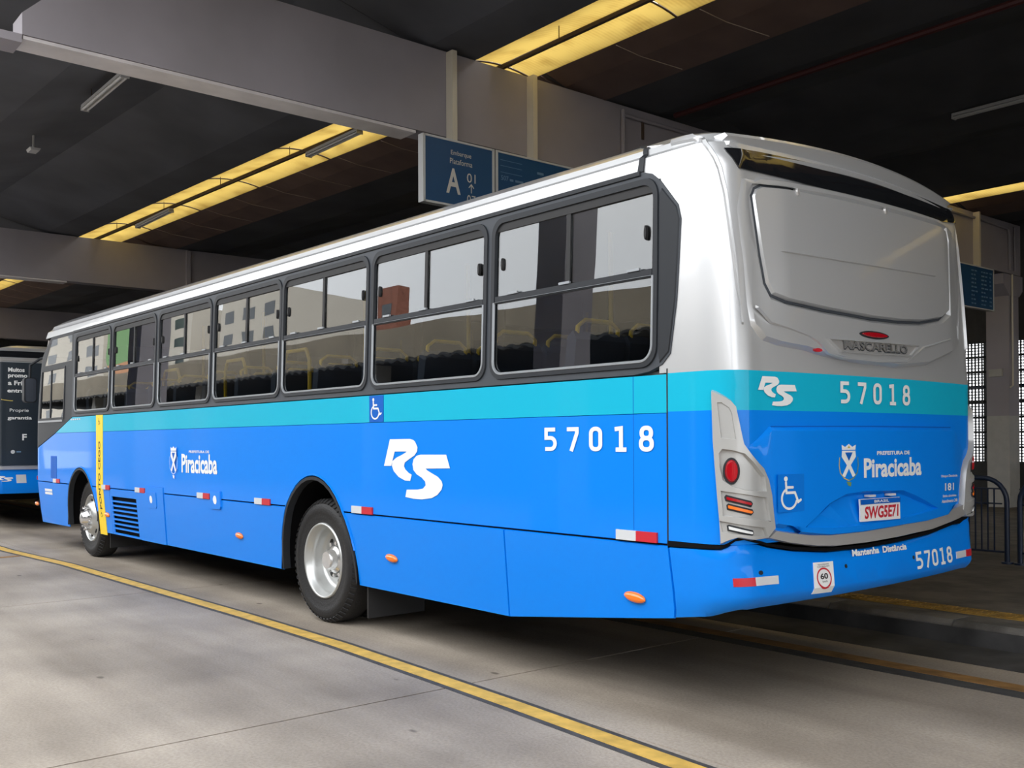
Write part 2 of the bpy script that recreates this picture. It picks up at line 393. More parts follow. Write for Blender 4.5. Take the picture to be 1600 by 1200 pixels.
def patch(name, outline, mats, parent, d0=-.01, d1=0.0, holes=(), bands=None, fn=skin, dx=0.0, cut=True, bev=0.0, back=True, sharp=32, zcuts=True):
    """a panel of the body: outline in (s, z), outer face at d1, back face at d0, with closed rims.
    bands: [(z, material index above z)] ; bev: chamfered rim"""
    ol = ccw(outline); hs = [ccw(h) for h in holes]
    cz = ([z for z in CUTS_Z] if (cut and zcuts) else []) + [b[0] for b in (bands or [])]
    cs = CUTS_S if cut else []
    verts = []; faces = []; fm = []
    def mi(zc):
        k = 0
        for z, i in (bands or []):
            if zc > z: k = i
        return k
    top_ol = offset_poly(ol, bev) if bev else ol; top_hs = [offset_poly(h, -bev) for h in hs] if bev else hs
    V, F, E = tri2d(top_ol, top_hs, cs, cz)
    for p in V: verts.append(fn(p[0], p[1], d1))
    for f in F: faces.append(f); fm.append(mi(sum(V[i][1] for i in f)/len(f)))
    if d0 != d1:
        rim = [p for p in V]
        if bev:   # sloped rim: push boundary points outwards again
            nb = {}
            for a, b in E:
                dxy = Vector((V[b][0]-V[a][0], V[b][1]-V[a][1]))
                if dxy.length < 1e-9: continue
                dxy.normalize(); nrm = Vector((dxy.y, -dxy.x))
                for i in (a, b): nb.setdefault(i, []).append(nrm)
            for i, ns in nb.items():
                m = sum(ns, Vector((0, 0)))
                if m.length < 1e-6: continue
                m.normalize(); k = bev/max(.35, m.dot(ns[0])); rim[i] = (V[i][0]+m.x*k, V[i][1]+m.y*k)
        used = sorted({i for e in E for i in e}); ids = {}
        for i in used: ids[i] = len(verts); verts.append(fn(rim[i][0], rim[i][1], d0))
        for a, b in E: faces.append((b, a, ids[a], ids[b])); fm.append(mi((V[a][1]+V[b][1])/2))
        if back:
            ib = {}
            for i in range(len(V)):
                ib[i] = ids[i] if i in ids else len(verts)
                if i not in ids: verts.append(fn(V[i][0], V[i][1], d0))
            for f in F: faces.append(tuple(ib[i] for i in reversed(f))); fm.append(mi(sum(V[i][1] for i in f)/len(f)))
    verts = [(v[0]+dx, v[1], v[2]) for v in verts]
    return mesh_obj(name, verts, faces, mats, parent, fm, True, sharp)

# ------------------------------------------------------------------ lettering
def text_polys(body, bold=0.0):
    cu = bpy.data.curves.new('lettering', 'FONT'); cu.body = body; cu.size = 1; cu.offset = bold; cu.resolution_u = 3
    o = bpy.data.objects.new('lettering', cu); C.objects.link(o)
    dg = bpy.context.evaluated_depsgraph_get(); ev = o.evaluated_get(dg); me = ev.to_mesh()
    V = [(v.co.x, v.co.y) for v in me.vertices]; F = [tuple(p.vertices) for p in me.polygons]
    ev.to_mesh_clear(); bpy.data.objects.remove(o); bpy.data.curves.remove(cu)
    return V, F
def stroke_polys(lines, w):
    V = []; F = []; lift = [0]
    def disc(p):
        lift[0] += .00022; b = len(V); V.extend([(p[0]+w/2*math.cos(2*math.pi*k/12), p[1]+w/2*math.sin(2*math.pi*k/12), lift[0]) for k in range(12)]); F.append(tuple(range(b, b+12)))
    for ln in lines:
        rnd = True
        if ln[0] == 'flat': rnd = False; ln = ln[1:]
        n = len(ln); L_ = []
        closed = (ln[0] == ln[-1] and n > 2)
        for i in range(n):
            a = Vector(ln[i-1]) if i > 0 else (Vector(ln[-2]) if closed else None); b = Vector(ln[i]); c = Vector(ln[i+1]) if i < n-1 else (Vector(ln[1]) if closed else None)
            e1 = (b-a).normalized() if a is not None else (c-b).normalized(); e2 = (c-b).normalized() if c is not None else e1
            n1 = Vector((-e1.y, e1.x)); n2 = Vector((-e2.y, e2.x)); m = (n1+n2).normalized(); k = w/2/max(.5, m.dot(n1))
            L_.append((b+m*k, b-m*k))
        base = len(V); lift[0] += .00022
        for p, q in L_: V.append((p.x, p.y, lift[0])); V.append((q.x, q.y, lift[0]))
        for i in range(n-1): F.append((base+2*i+1, base+2*i+3, base+2*i+2, base+2*i))
        if rnd and not closed: disc(ln[0]); disc(ln[-1])
    return V, F
def arc(cx, cz, rx, rz, a0, a1, n=10): return [(cx+rx*math.cos(math.radians(a0+(a1-a0)*i/n)), cz+rz*math.sin(math.radians(a0+(a1-a0)*i/n))) for i in range(n+1)]
DIG = {'5': [['flat', (.92, 1.55), (.2, 1.55), (.2, .98), (.55, .98)] + arc(.55, .60, .36, .38, 90, -90)[1:] + [(.12, .22-.0)]],
       '7': [['flat', (.1, 1.55), (.86, 1.55), (.86, 1.3), (.42, .08)]],
       '0': [rrect(.16, .22, .84, 1.55, .3, 5) + [rrect(.16, .22, .84, 1.55, .3, 5)[0]]],
       '1': [['flat', (.12, 1.5), (.55, 1.55), (.55, .1)], ['flat', (.18, .2), (.92, .2)]],
       '8': [rrect(.2, .92, .8, 1.55, .26, 5) + [rrect(.2, .92, .8, 1.55, .26, 5)[0]], rrect(.15, .22, .85, .92, .3, 5) + [rrect(.15, .22, .85, .92, .3, 5)[0]]]}
def digits_polys(txt, pitch, w=.25):
    V = []; F = []
    for i, ch in enumerate(txt):
        v, f = stroke_polys(DIG[ch], w); b = len(V)
        V += [(p[0]+i*pitch,)+tuple(p[1:]) for p in v]; F += [tuple(b+k for k in q) for q in f]
    return V, F
def fit(VF, x0, x1, z0, z1):
    V, F = VF; a = min(v[0] for v in V); b = max(v[0] for v in V); c = min(v[1] for v in V); d = max(v[1] for v in V)
    return [(x0+(v[0]-a)/(b-a)*(x1-x0), z0+(v[1]-c)/(d-c)*(z1-z0))+tuple(v[2:]) for v in V], F
def rot90(VF, sign=1):
    V, F = VF; return [(-sign*v[1], sign*v[0])+tuple(v[2:]) for v in V], F
def join(*L):
    V = []; F = []
    for v, f in L: b = len(V); V += v; F += [tuple(b+k for k in q) for q in f]
    return V, F
def poly_VF(outline): V, F, E = tri2d(ccw(outline)); return V, F
def decal(name, VF, m, parent, d=.004, fn=skin, dx=0.0, slope=0.0, label=None):
    V, F = VF; x0 = min(v[0] for v in V)
    vs = [fn(v[0], v[1]+slope*(v[0]-x0), d+(v[2] if len(v) > 2 else 0)) for v in V]; vs = [(v[0]+dx, v[1], v[2]) for v in vs]
    # face outwards
    if len(F):
        q = F[0]; a, b, c = (Vector(vs[q[k]]) for k in range(3))
        area = sum(V[F[0][i-1]][0]*V[F[0][i]][1]-V[F[0][i]][0]*V[F[0][i-1]][1] for i in range(len(F[0])))
        if area < 0: F = [tuple(reversed(f)) for f in F]
    o = mesh_obj(name, vs, F, m, parent, None, False)
    if label: o['label'] = label
    return o

# ================================================================== STRUCTURE
XB = -6.11                       # face of the near beam
fl = tag(bpy.data.objects.new('floor', None), kind='structure'); link(fl, None, (0, 0, 0))
MB().box((-60, -70, -.30), (60, 60, -.02)).build('base_course', M['road'], fl, False)
# concrete slabs with open joints
sxs = [-46.4, -41.4, -36.4, -31.4, -26.4, -21.4, -16.4, -11.4, -6.4, -1.377, 3.6, 8.6, 13.6, 18.6, 23.6, 28.6, 33.6, 38.6, 43.6]
sys_ = [-14.4, -9.6, -4.9, -.30, 2.55]
g = .007
for i in range(len(sxs)-1):
    for j in range(len(sys_)-1):
        MB().box((sxs[i]+g, sys_[j]+g, -.2), (sxs[i+1]-g, sys_[j+1]-g, 0)).build('slab', M['slab'], fl, False)
MB().box((-46, 8.6, -.2), (45, 22, -.001)).build('slab', M['platform'], fl, False)
MB().box((-46, -24, -.2), (45, -14.41, -.001)).build('slab', M['slab'], fl, False)
def ground_strip(name, pts, w, z, m, label=None):
    vs = []; fs = []; n = len(pts)
    for i, p in enumerate(pts):
        a = Vector(pts[max(i-1, 0)]); b = Vector(pts[min(i+1, n-1)]); t = (b-a).normalized(); nn = Vector((-t.y, t.x))
        for s in (w/2, -w/2): vs.append((p[0]+nn.x*s, p[1]+nn.y*s, z)); vs.append((p[0]+nn.x*s, p[1]+nn.y*s, z-.004))
    for i in range(n-1):
        k = 4*i; fs += [(k, k+2, k+6, k+4), (k, k+4, k+5, k+1), (k+2, k+3, k+7, k+6), (k+1, k+5, k+7, k+3)]
    fs += [(0, 1, 3, 2), (4*n-4, 4*n-2, 4*n-1, 4*n-3)]
    b = MB(); b.add(vs, fs); o = b.build(name, m, fl, False)
    if label: o['label'] = label
    return o
lane = [(-22, -.70), (-14, -.56), (-11.5, -.52), (-9.3, -.36), (-4.5, -.27), (-2.9, -.275), (-1.6, -.33), (-.8, -.37), (.5, -.455), (3.5, -.60), (9, -.80)]
ground_strip('lane_border', lane, .20, .0025, M['lane_dark'], 'worn black edge showing beside the yellow line')
ground_strip('lane_line', lane, .118, .005, M['lane'], 'solid yellow painted line beside the parked bus')
ground_strip('lane_line', [(-10.72, -.56), (-10.60, -1.2), (-10.2, -3.2)], .12, .004, M['lane_old'], 'faded cross line joining the yellow line at left')
ground_strip('lane_border', [(-30, 2.13), (10, 2.03)], .30, .0025, M['lane_dark'], 'dark edge beside the orange gutter line')
ground_strip('lane_line', [(-30, 2.22), (10, 2.10)], .15, .005, M['lane_old'], 'faded orange line along the platform gutter')
# boarding platform with kerb
pf = tag(bpy.data.objects.new('platform', None), kind='structure'); link(pf, None, (0, 3, 0))
MB().box((-42, 3.30, -.1), (10, 8.6, .18)).build('paving', M['platform'], pf, False)
x = -42.0
while x < 10:
    MB().prism([(3.02, .02), (3.30, .02), (3.30, .182), (3.06, .182), (3.02, .15)], 'x', x+.006, x+.994).build('kerb_stone', M['kerb'], pf, False); x += 1.0
MB().prism([(2.55, -.05), (3.03, -.05), (3.03, .14), (3.0, .14), (2.98, .03), (2.72, .022), (2.55, .001)], 'x', -42, 10).build('gutter', M['kerb_face'], pf, False)
proto = None
for k in range(36):
    X0 = -11.5+.4*k
    if proto is None:
        b = MB(); b.box((X0+.004, 3.36, .17), (X0+.396, 3.60, .188))
        for u in range(5):
            for v in range(3): b.box((X0+.04+.075*u, 3.39+.075*v, .187), (X0+.075+.075*u, 3.425+.075*v, .193))
        proto = b.build('tactile_tile', M['tactile'], pf, False)
    else:
        o = proto.copy(); C.objects.link(o); o.location.x += .4*k
# beams
def beam(x, y0, y1, soffit_light):
    t = tag(bpy.data.objects.new('beam', None), kind='structure'); link(t, None, (x-.25, 6, 5))
    w = .32
    MB().prism([(-1.63, 5.125), (2.6, 5.105), (y1, 4.99), (y1, 6.12), (-.9, 6.12), (-1.32, 5.62), (-1.63, 5.32)], 'x', x-w, x).build('web', M['beam'], t, False)
    MB().box((x-w, -5.2, 5.05), (x, -1.63, 5.125)).build('bracket_slab', M['beam'], t, False)
    MB().prism([(-1.62, 5.121), (2.6, 5.101), (2.6, 5.07), (-1.62, 5.09)], 'x', x-w-.01, x-.012).build('soffit_board', M['flange'], t, False)['label'] = 'pale board along the underside of the beam'
    return t
b1 = beam(XB, -1.63, 26, True); b2 = beam(-19.92, -1.63, 26, True); b3 = beam(-33.7, -1.63, 26, True); b0 = beam(9.5, -1.63, 26, True)
MB().tube([(XB+.03, 6.02, 6.05), (XB+.03, 6.02, 5.05)], .03, 8).build('conduit', M['beam'], b1)
MB().tube([(XB+.03, 6.02, 5.98), (XB+.03, 10.5, 6.0), (XB+.03, 16.9, 6.0), (XB+.03, 17.85, 5.97), (XB+.03, 17.9, 5.85), (XB+.03, 17.9, 5.1)], .03, 8).build('conduit', M['beam'], b1)
MB().tube([(XB+.03, 18.15, 6.05), (XB+.03, 18.15, 5.1)], .02, 8).build('conduit', M['beam'], b1)
MB().box((XB, 6.42, 5.72), (XB+.02, 6.46, 6.0)).build('bracket', M['rib'], b1, False)
for (yy, bm_) in ((5.35, b2), (8.0, b3), (1.2, b3)):
    xx = {id(b2): -19.92, id(b3): -33.7}[id(bm_)]
    MB().box((xx, yy-.05, 5.0), (xx+.08, yy+.05, 6.1)).build('rib', M['beam'], bm_, False)
# columns
def column(x, y, w=.5, low=True, far=False):
    t = tag(bpy.data.objects.new('column', None), kind='structure'); link(t, None, (x, y, 0))
    h = w/2
    MB().box((x-h, y-h, 1.97), (x+h, y+h, 4.7 if y > 0 else 6.1)).build('shaft', M['beam'], t, False)
    MB().box((x-h, y-h, 0), (x+h, y+h, 1.97)).build('painted_base', M['col_low'], t, False)['label'] = 'white painted lower part'
    if y > 0: MB().prism([(y-h, 4.55), (y+h, 4.55), (y+h+.28, 4.78), (y+h+.28, 5.0), (y-h-.28, 5.0), (y-h-.28, 4.78)], 'x', x-h-.02, x+h+.02).build('corbel', M['beam'], t, False)
    return t
cA = column(-6.33, 18.1, .48)
MB().tube([(-6.05, 17.95, 5.0), (-6.05, 17.95, 2.62), (-6.05, 17.83, 2.58)], .02, 8).build('conduit', M['post'], cA)
MB().box((-6.5, 17.80, 2.82), (-6.22, 17.87, 2.98)).build('socket_box', M['col_low'], cA, False)
column(-5.92, -4.65, .52); column(-20.2, -4.4, .7); column(-34, -4.5, .6); column(-34, 6.5, .5); column(9.2, -4.65, .6)

# roof: dark folded shells with a yellow skylight strip between
ce = tag(bpy.data.objects.new('ceiling', None), kind='structure'); link(ce, None, (-15, 8, 6.2))
PER = 11.26; bays = [(-47, -33.95), (-33.7, -20.17), (-19.92, -6.36), (-6.11, 9.25), (9.5, 22)]
def skew(x): return .045*(x+6.2) if x < -6.2 else 0.0     # the far bays run a little askew
def sk_build(mb, *a, **k):
    mb.v = [(v[0], v[1]+skew(v[0]), v[2]) for v in mb.v]; return mb.build(*a, **k)
for k in range(-1, 2):
    Y0 = 3.5+PER*k
    prof = [(Y0+1.26, 6.33), (Y0+2.15, 6.135), (Y0+3.3, 6.16), (Y0+4.9, 6.5), (Y0+6.5, 6.16), (Y0+7.6, 6.13), (Y0+9.2, 6.5), (Y0+10.6, 6.16), (Y0+PER, 6.14), (Y0+PER+.2, 6.36)]
    if k == -1: prof = [(-2.5, 6.2)]+[p for p in prof if p[0] > -2.4]
    top = [(prof[-1][0], 6.56), (prof[0][0], 6.56)]
    spans = [(-47, -33.9), (-33.9, -20.1), (-20.1, -6.3), (-6.3, 9.3), (9.3, 33)]
    for (xa, xb) in spans:
        sk_build(MB().prism(prof+top, 'x', xa, xb-.01), 'roof_shell', M['shell'], ce, False)
        if k >= 0:
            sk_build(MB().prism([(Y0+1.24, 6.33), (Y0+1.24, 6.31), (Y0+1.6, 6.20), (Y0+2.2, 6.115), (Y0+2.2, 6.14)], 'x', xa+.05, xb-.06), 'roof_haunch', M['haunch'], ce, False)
            n = int((xb-xa)/1.25)
            for q in range(1, n):
                X = xa+(xb-xa)*q/n
                sk_build(MB().add([(X, Y0+1.26, 6.300), (X+.012, Y0+1.26, 6.300), (X+.30, Y0+2.15, 6.115), (X+.288, Y0+2.15, 6.115), (X, Y0+1.6, 6.196), (X+.012, Y0+1.6, 6.196)], [(0, 1, 5, 4)]) if False else MB().tube([(X, Y0+1.28, 6.295), (X+.12, Y0+1.6, 6.197), (X+.30, Y0+2.15, 6.118)], .006, 5), 'haunch_joint', M['haunch_joint'], ce)
    if k < 0: continue
    # fibreglass panes in two rows either side of a dark rib, slightly vaulted
    ZG = lambda y: 6.30+.06*(1-((y-Y0-.73)/.5)**2)
    xs = [-46.5+2.5*i for i in range(28)]
    for xa in xs:
        if xa+2.5 > 32.5: continue
        for (ya, yb) in ((Y0+.23, Y0+.705), (Y0+.755, Y0+1.24)):
            vs = []; fs = []; n = 6
            for u in (0, 1):
                for i in range(n+1):
                    y = ya+(yb-ya)*i/n; z = ZG(y)
                    vs += [(xa+.015+2.47*u, y, z), (xa+.015+2.47*u, y, z+.006)]
            m = 2*(n+1)
            for i in range(n): fs += [(2*i, 2*i+2, m+2*i+2, m+2*i), (2*i+1, m+2*i+1, m+2*i+3, 2*i+3)]
            for i in range(n): fs += [(2*i, 2*i+1, 2*i+3, 2*i+2), (m+2*i, m+2*i+2, m+2*i+3, m+2*i+1)]
            fs += [(0, m, m+1, 1), (2*n, 2*n+1, m+2*n+1, m+2*n)]
            sk_build(MB().add(vs, fs), 'skylight_pane', M['skylight'], ce, True)
        pts = [(xa, Y0+.23+1.01*i/8, ZG(Y0+.23+1.01*i/8)-.006) for i in range(9)]
        sk_build(MB().tube(pts, .012, 6), 'skylight_rib', M['rib'], ce)
    for xa, xb in spans:
        sk_build(MB().box((xa, Y0+.705, 6.345), (xb, Y0+.755, 6.385)), 'skylight_rib', M['rib'], ce, False)
        if k == 0: sk_build(MB().box((xa, Y0+.405, 6.135), (xb, Y0+.455, 6.17)), 'cable_tray', M['rib'], ce, False)
        for X in ([xa+1.2+2.5*q for q in range(int((xb-xa-1)/2.5))] if k == 0 else []): sk_build(MB().tube([(X, Y0+.43, 6.16), (X, Y0+.43, 6.36)], .006, 5), 'hanger_rod', M['rib'], ce)
MB().tube([(-5.9, 6.9, 6.1), (9, 6.9, 6.1)], .04, 8).build('red_pipe', M['pipe_red'], ce)

# far side wall with brick-grille opening
wf = tag(bpy.data.objects.new('wall_far', None), kind='structure'); link(wf, None, (-8, 18.7, 0))
MB().box((-47, 18.5, -.1), (33, 18.8, .95)).build('low_wall', M['wall_dark'], wf, False)
MB().box((-47, 18.5, 3.66), (33, 18.8, 6.7)).build('upper_wall', M['wall_dark'], wf, False)
MB().box((-47, 18.5, .95), (-9.5, 18.8, 3.66)).build('infill', M['wall_dark'], wf, False)
MB().box((-3.6, 18.5, .95), (33, 18.8, 3.66)).build('infill', M['wall_dark'], wf, False)
for i in range(9):
    z = .95+.3387*i; MB().box((-9.5, 18.52, z-.022), (-3.6, 18.66, z+.022)).build('grille_rail', M['navy'] if i == 5 else M['grille_dark'], wf, False)
for i in range(10):
    X = -9.5+.62*i+.1; MB().box((X-.025, 18.52, .95), (X+.025, 18.66, 3.66)).build('grille_rail', M['grille_dark'], wf, False)
b = MB()
for i in range(78):
    X = -9.5+.0775*i; b.box((X-.013, 18.60, .95), (X+.013, 18.64, 3.66))
for i in range(42):
    z = .95+.0663*i; b.box((-9.5, 18.605, z-.011), (-3.6, 18.635, z+.011))
tag(b.build('grille_mesh', M['grille_dark'], wf, False, fix=False), kind='stuff')
MB().box((-47.3, -2, -.1), (-47, 24, 6.7)).build('wall_end', M['wall_dark'], None, False)['kind'] = 'structure'
# across the yard: the facing platform's rendered fascia and canopy, and town buildings (they show in the bus windows)
wo = tag(bpy.data.objects.new('wall_opposite', None), kind='structure'); link(wo, None, (-20, -11, 0))
MB().box((-62, -10.3, 4.25), (45, -10, 5.08)).build('fascia', M['tan'], wo, False)
b = MB(); vs = []; fs = []; n = 860
for i in range(n+1):
    X = -62+107.5*i/n; z = 4.17+.045*math.sin(2*math.pi*i/4+.6)
    vs += [(X, -9.9, z), (X, -9.9, z+.06), (X, -16, z+.5)]
for i in range(n): fs += [(3*i, 3*i+3, 3*i+4, 3*i+1), (3*i+1, 3*i+4, 3*i+5, 3*i+2)]
b.add(vs, fs).build('corrugated_canopy', M['wall_dark'], wo, False, fix=False)
MB().box((-62, -16.2, 0), (45, -16, 5)).build('back_panel', M['wall_dark'], wo, False)
for X in (28, 16, 4, -8, -20, -32, -44): MB().box((X-.25, -10.9, 0), (X+.25, -10.4, 4.3)).build('pier', M['col_low'], wo, False)
def block(name, x0, x1, y0, y1, h, m, rows, cols, label):
    t = thing(name, label, 'building', ((x0+x1)/2, (y0+y1)/2, 0), None, 'structure'); 
    MB().box((x0, y0, 0), (x1, y1, h)).build('wall', m, t, False)
    w = (x1-x0)/cols; hh = (h-6)/rows
    for r in range(rows):
        for c in range(cols):
            MB().box((x0+w*(c+.25), y1-.02, 5+hh*(r+.25)), (x0+w*(c+.75), y1+.03, 5+hh*(r+.75))).build('window', M['apt_win'], t, False)
    return t
block('brick_tower', -84.4, -80.6, -51.6, -50, 20.5, M['brick'], 5, 1, 'red brick tower mirrored in a side window of the bus')
block('apartment_building', -124, -106, -62, -50, 23.5, M['apt'], 6, 3, 'cream apartment block mirrored in the fourth bus window')
t_ = thing('painted_building', 'green and orange painted wall mirrored in the second bus window', 'building', (-151, -46, 0), None, 'structure')
for z0, z1, m_ in ((0, 13.5, M['col_low']), (13.5, 16.5, M['orange_wall']), (16.5, 27, M['green_wall'])): MB().box((-156.5, -47, z0), (-145.5, -46, z1)).build('wall_panel', m_, t_, False)
block('apartment_building', -165, -134, -64, -50, 24, M['apt'], 7, 4, 'long pale apartment block mirrored in the third bus window')
block('apartment_building', -260, -172, -64, -50, 34, M['apt'], 8, 7, 'broad cream apartment block mirrored beside the driver window')

# ================================================================== BUS
def front_arch(z0=.38, n=20): return [(-10.03-.66*math.cos(math.pi*i/n), z0+.78*math.sin(math.pi*i/n)) for i in range(n+1)]
def rear_arch(z0=.38, n=20): return [(-3.80-.63*math.cos(math.pi*i/n), z0+.822*math.sin(math.pi*i/n)) for i in range(n+1)]
def clip_arch(arch, zmin, zmax):
    out = []
    for a, b in zip(arch, arch[1:]):
        for p in ((a, b),):
            for z in (zmin, zmax):
                pass
        if zmin <= a[1] <= zmax: out.append(a)
        for z in (zmin, zmax):
            if (a[1]-z)*(b[1]-z) < 0: f = (z-a[1])/(b[1]-a[1]); out.append((a[0]+(b[0]-a[0])*f, z))
    if zmin <= arch[-1][1] <= zmax: out.append(arch[-1])
    return out
RS_R = [(-2.648,1.494),(-2.385,1.495),(-2.345,1.487),(-2.325,1.476),(-2.295,1.438),(-2.299,1.409),(-2.333,1.379),(-2.4,1.352),(-2.454,1.328),(-2.465,1.302),(-2.448,1.279),(-2.407,1.256),(-2.367,1.243),(-2.387,1.199),(-2.455,1.2),(-2.537,1.224),(-2.6,1.265),(-2.623,1.303),(-2.618,1.334),(-2.564,1.361),(-2.495,1.381),(-2.447,1.397),(-2.433,1.406),(-2.585,1.405),(-2.632,1.301),(-2.728,1.3)]
RS_S = [(-2.254,1.385),(-1.954,1.387),(-1.912,1.296),(-2.196,1.289),(-2.177,1.277),(-2.126,1.26),(-2.051,1.236),(-2.008,1.208),(-1.996,1.183),(-2.009,1.151),(-2.058,1.113),(-2.128,1.088),(-2.243,1.075),(-2.348,1.075),(-2.449,1.084),(-2.432,1.136),(-2.295,1.141),(-2.23,1.15),(-2.197,1.174),(-2.203,1.199),(-2.242,1.224),(-2.307,1.248),(-2.347,1.277),(-2.357,1.318),(-2.344,1.352),(-2.306,1.377)]
def rs_logo(): return join(poly_VF(RS_R), poly_VF(RS_S))
def wheelchair():
    return join(poly_VF(ellipse(0, 1.0, .10, .10, 14)),
                stroke_polys([[(0, .86), (.03, .45), (.48, .45), (.66, .08), (.80, .15)], [(.02, .66), (.36, .66)]], .105),
                stroke_polys([arc(.18, .22, .40, .40, 125, 345, 18)], .095))
def crest(name, s0, s1, z0, z1, parent, plain):
    """municipal shield: crown, crossed white bands, wreath, small ribbon - each its own print"""
    S = lambda p: (s0+p[0]*(s1-s0), z0+p[1]*(z1-z0))
    def put(n, ol, m, d): decal(n, poly_VF([S(p) for p in ol]), m, parent, d)
    g1 = M['white'] if plain else M['gold']; g2 = M['white'] if plain else M['olive']
    put(name, [(.22,.86),(.20,.98),(.35,.93),(.5,1.0),(.65,.93),(.80,.98),(.78,.86)], M['white'], .0150)
    put(name, [(.44,.90),(.5,.97),(.56,.90)], g1, .0156)
    v = [(.22,.84),(.78,.84),(.80,.70),(.58,.50),(.78,.26),(.66,.22),(.50,.42),(.34,.22),(.22,.26),(.42,.50),(.20,.70)]
    put(name, v, M['white'], .0150)
    put(name, [(.34,.80),(.66,.80),(.5,.60)], M['decal_blue'], .0156)
    def line(pts, w, m): decal(name, stroke_polys([[S(p) for p in pts]], w), m, parent, .0150)
    line([(.12,.68),(.10,.5),(.14,.33),(.3,.2),(.5,.14)], .006, M['gold'] if not plain else M['white'])
    line([(.5,.14),(.7,.2),(.86,.33),(.9,.5),(.88,.68)], .006, g2)
    put(name, [(.40,.12),(.60,.10),(.58,0),(.46,.03)], g2, .0150)
def txt(name, body, s0, s1, z0, z1, m, parent, d=.004, bold=.02, **k):
    return decal(name, fit(text_polys(body, bold), s0, s1, z0, z1), m, parent, d, **k)

bus = thing('city_bus', 'blue bus with teal and silver bands, numbered 57018, filling the picture', 'bus', (-6, CY, 0))
# ---- flank
poly = [(-12.3, .935)]+clip_arch(front_arch(), .935, 3)+clip_arch(rear_arch(), .935, 3)+[(-.004, .935), (-.004, 1.62), (-11.15, 1.62), (-12.3, 1.36)]
side = patch('side_panel', poly, [M['blue']], bus, -.012, 0, bev=.004)
patch('side_stripe', [(-11.15, 1.62), (-.004, 1.62), (-.004, 1.82), (-10.38, 1.82)], M['teal'], bus, -.012, .0)['label'] = 'teal band below the windows'
def rp(i, z0, z1): return None
FA = clip_arch(front_arch(), .30, .925); RA = clip_arch(rear_arch(), .30, .925)
fl_l = sorted([p for p in FA if p[0] < -10.03], key=lambda p: p[1]); fl_r = sorted([p for p in FA if p[0] > -10.03], key=lambda p: -p[1])
ra_l = sorted([p for p in RA if p[0] < -3.8], key=lambda p: p[1]); ra_r = sorted([p for p in RA if p[0] > -3.8], key=lambda p: -p[1])
BZ = .372
skirts = [
    [(-12.3, .335), (-10.69, .345)]+fl_l[0:]+[(-12.3, .925)],
    [(-9.37, BZ), (-8.896, BZ), (-8.896, .925)]+[p for p in fl_r],
    [(-7.896, BZ), (-7.145, BZ), (-7.111, .925), (-7.111, .998), (-7.648, .998), (-7.648, .925), (-7.896, .925)],
    [(-7.139, BZ), (ra_l[0][0], BZ)]+ra_l+[(-7.105, .925)],
    [(ra_r[-1][0], BZ), (-1.365, BZ), (-1.357, .925)]+ra_r,
    [(-1.358, BZ), (.018, .545), (-.002, .925), (-1.350, .925)]]
for i, p in enumerate(skirts):
    patch('skirt_panel', p, M['blue'], bus, -.012, .008 if i == 2 else 0, bev=.004)
# grille panel
gp = patch('skirt_panel', rect(-8.89, BZ, -7.902, .925), M['blue'], bus, -.012, 0, holes=[rect(-8.835, .398, -7.985, .833)], bev=.004)
gr = patch('vent_grille', rect(-8.84, .393, -7.98, .838), M['under'], bus, -.06, -.045)
for i in range(7):
    z = .398+.0544*(i+1); patch('slat', rect(-8.837, z-.009, -7.983, z+.009), M['blue'], gr, -.02, .002)
# dark backing behind the panel gaps
for (a, b_) in ((-12.2, -10.72), (-9.34, -4.44), (-3.16, 0)):
    patch('panel_seal', rect(a, .90, b_, .95), M['under'], bus, -.03, -.014)
for X in (-8.893, -7.899, -7.12, -1.357):
    patch('panel_seal', rect(X-.03, .40, X+.03, .93), M['under'], bus, -.03, -.014)
patch('body_seam', rect(-.006, .93, .003, 1.85), M['decal_black'], bus, -.01, .0012)
patch('body_seam', rect(-.245, .99, -.241, 1.82), M['decal_blue'], bus, -.005, .0008)
# small flaps with round white marks
for (a, z0, b_, z1, cx, cz) in ((-7.58, .757, -7.31, .938, -7.465, .857), (-5.855, .832, -5.615, 1.01, -5.735, .924)):
    f = patch('service_flap', [(a, z0), (b_-.03, z0), (b_, z0+.03), (b_, z1), (a, z1)], M['blue'], bus, 0, .014, bev=.004)
    decal('round_mark', poly_VF(ellipse(cx, cz, .042, .042, 20)), M['white'], f, .0155)
# arch lips, wells
for ar, nm in ((front_arch(), 'f'), (rear_arch(), 'r')):
    cx = -10.03 if nm == 'f' else -3.8; q = [(cx+(p[0]-cx)*.945, .38+(p[1]-.38)*.955) for p in ar]
    patch('arch_lip', ar+list(reversed(q)), M['trim'], bus, -.05, .012, bev=.006, zcuts=True)
    q2 = [(cx+(p[0]-cx)*1.022, .38+(p[1]-.38)*1.022) for p in ar]
    patch('arch_edge', q2[2:-2]+list(reversed(ar[2:-2])), M['blue'], bus, -.002, .012, bev=.005)
    b = MB(); vs = []; fs = []
    for i, p in enumerate(ar):
        vs += [(p[0], .03, p[1]), (p[0], .85, p[1])]
    for i in range(len(ar)-1): fs.append((2*i, 2*i+2, 2*i+3, 2*i+1))
    fs.append(tuple(2*i+1 for i in range(len(ar))))
    b.add(vs, fs).build('wheel_well', M['under'], bus)
# reflective tape: white then red
for (a, b_, zc) in ((-12.32, -12.1, .975), (-11.25, -10.95, .96), (-9.145, -8.857, .94), (-7.968, -7.663, .945), (-6.183, -5.878, .953), (-4.877, -4.572, .953), (-3.183, -2.887, .961), (-.368, -.071, .964)):
    m_ = (a+b_)/2
    r_ = patch('reflective_tape', rect(a, zc-.027, m_, zc+.027), M['grey_white'], bus, 0, .012)
    patch('red_half', rect(m_, zc-.027, b_, zc+.027), M['red'], r_, 0, .012)
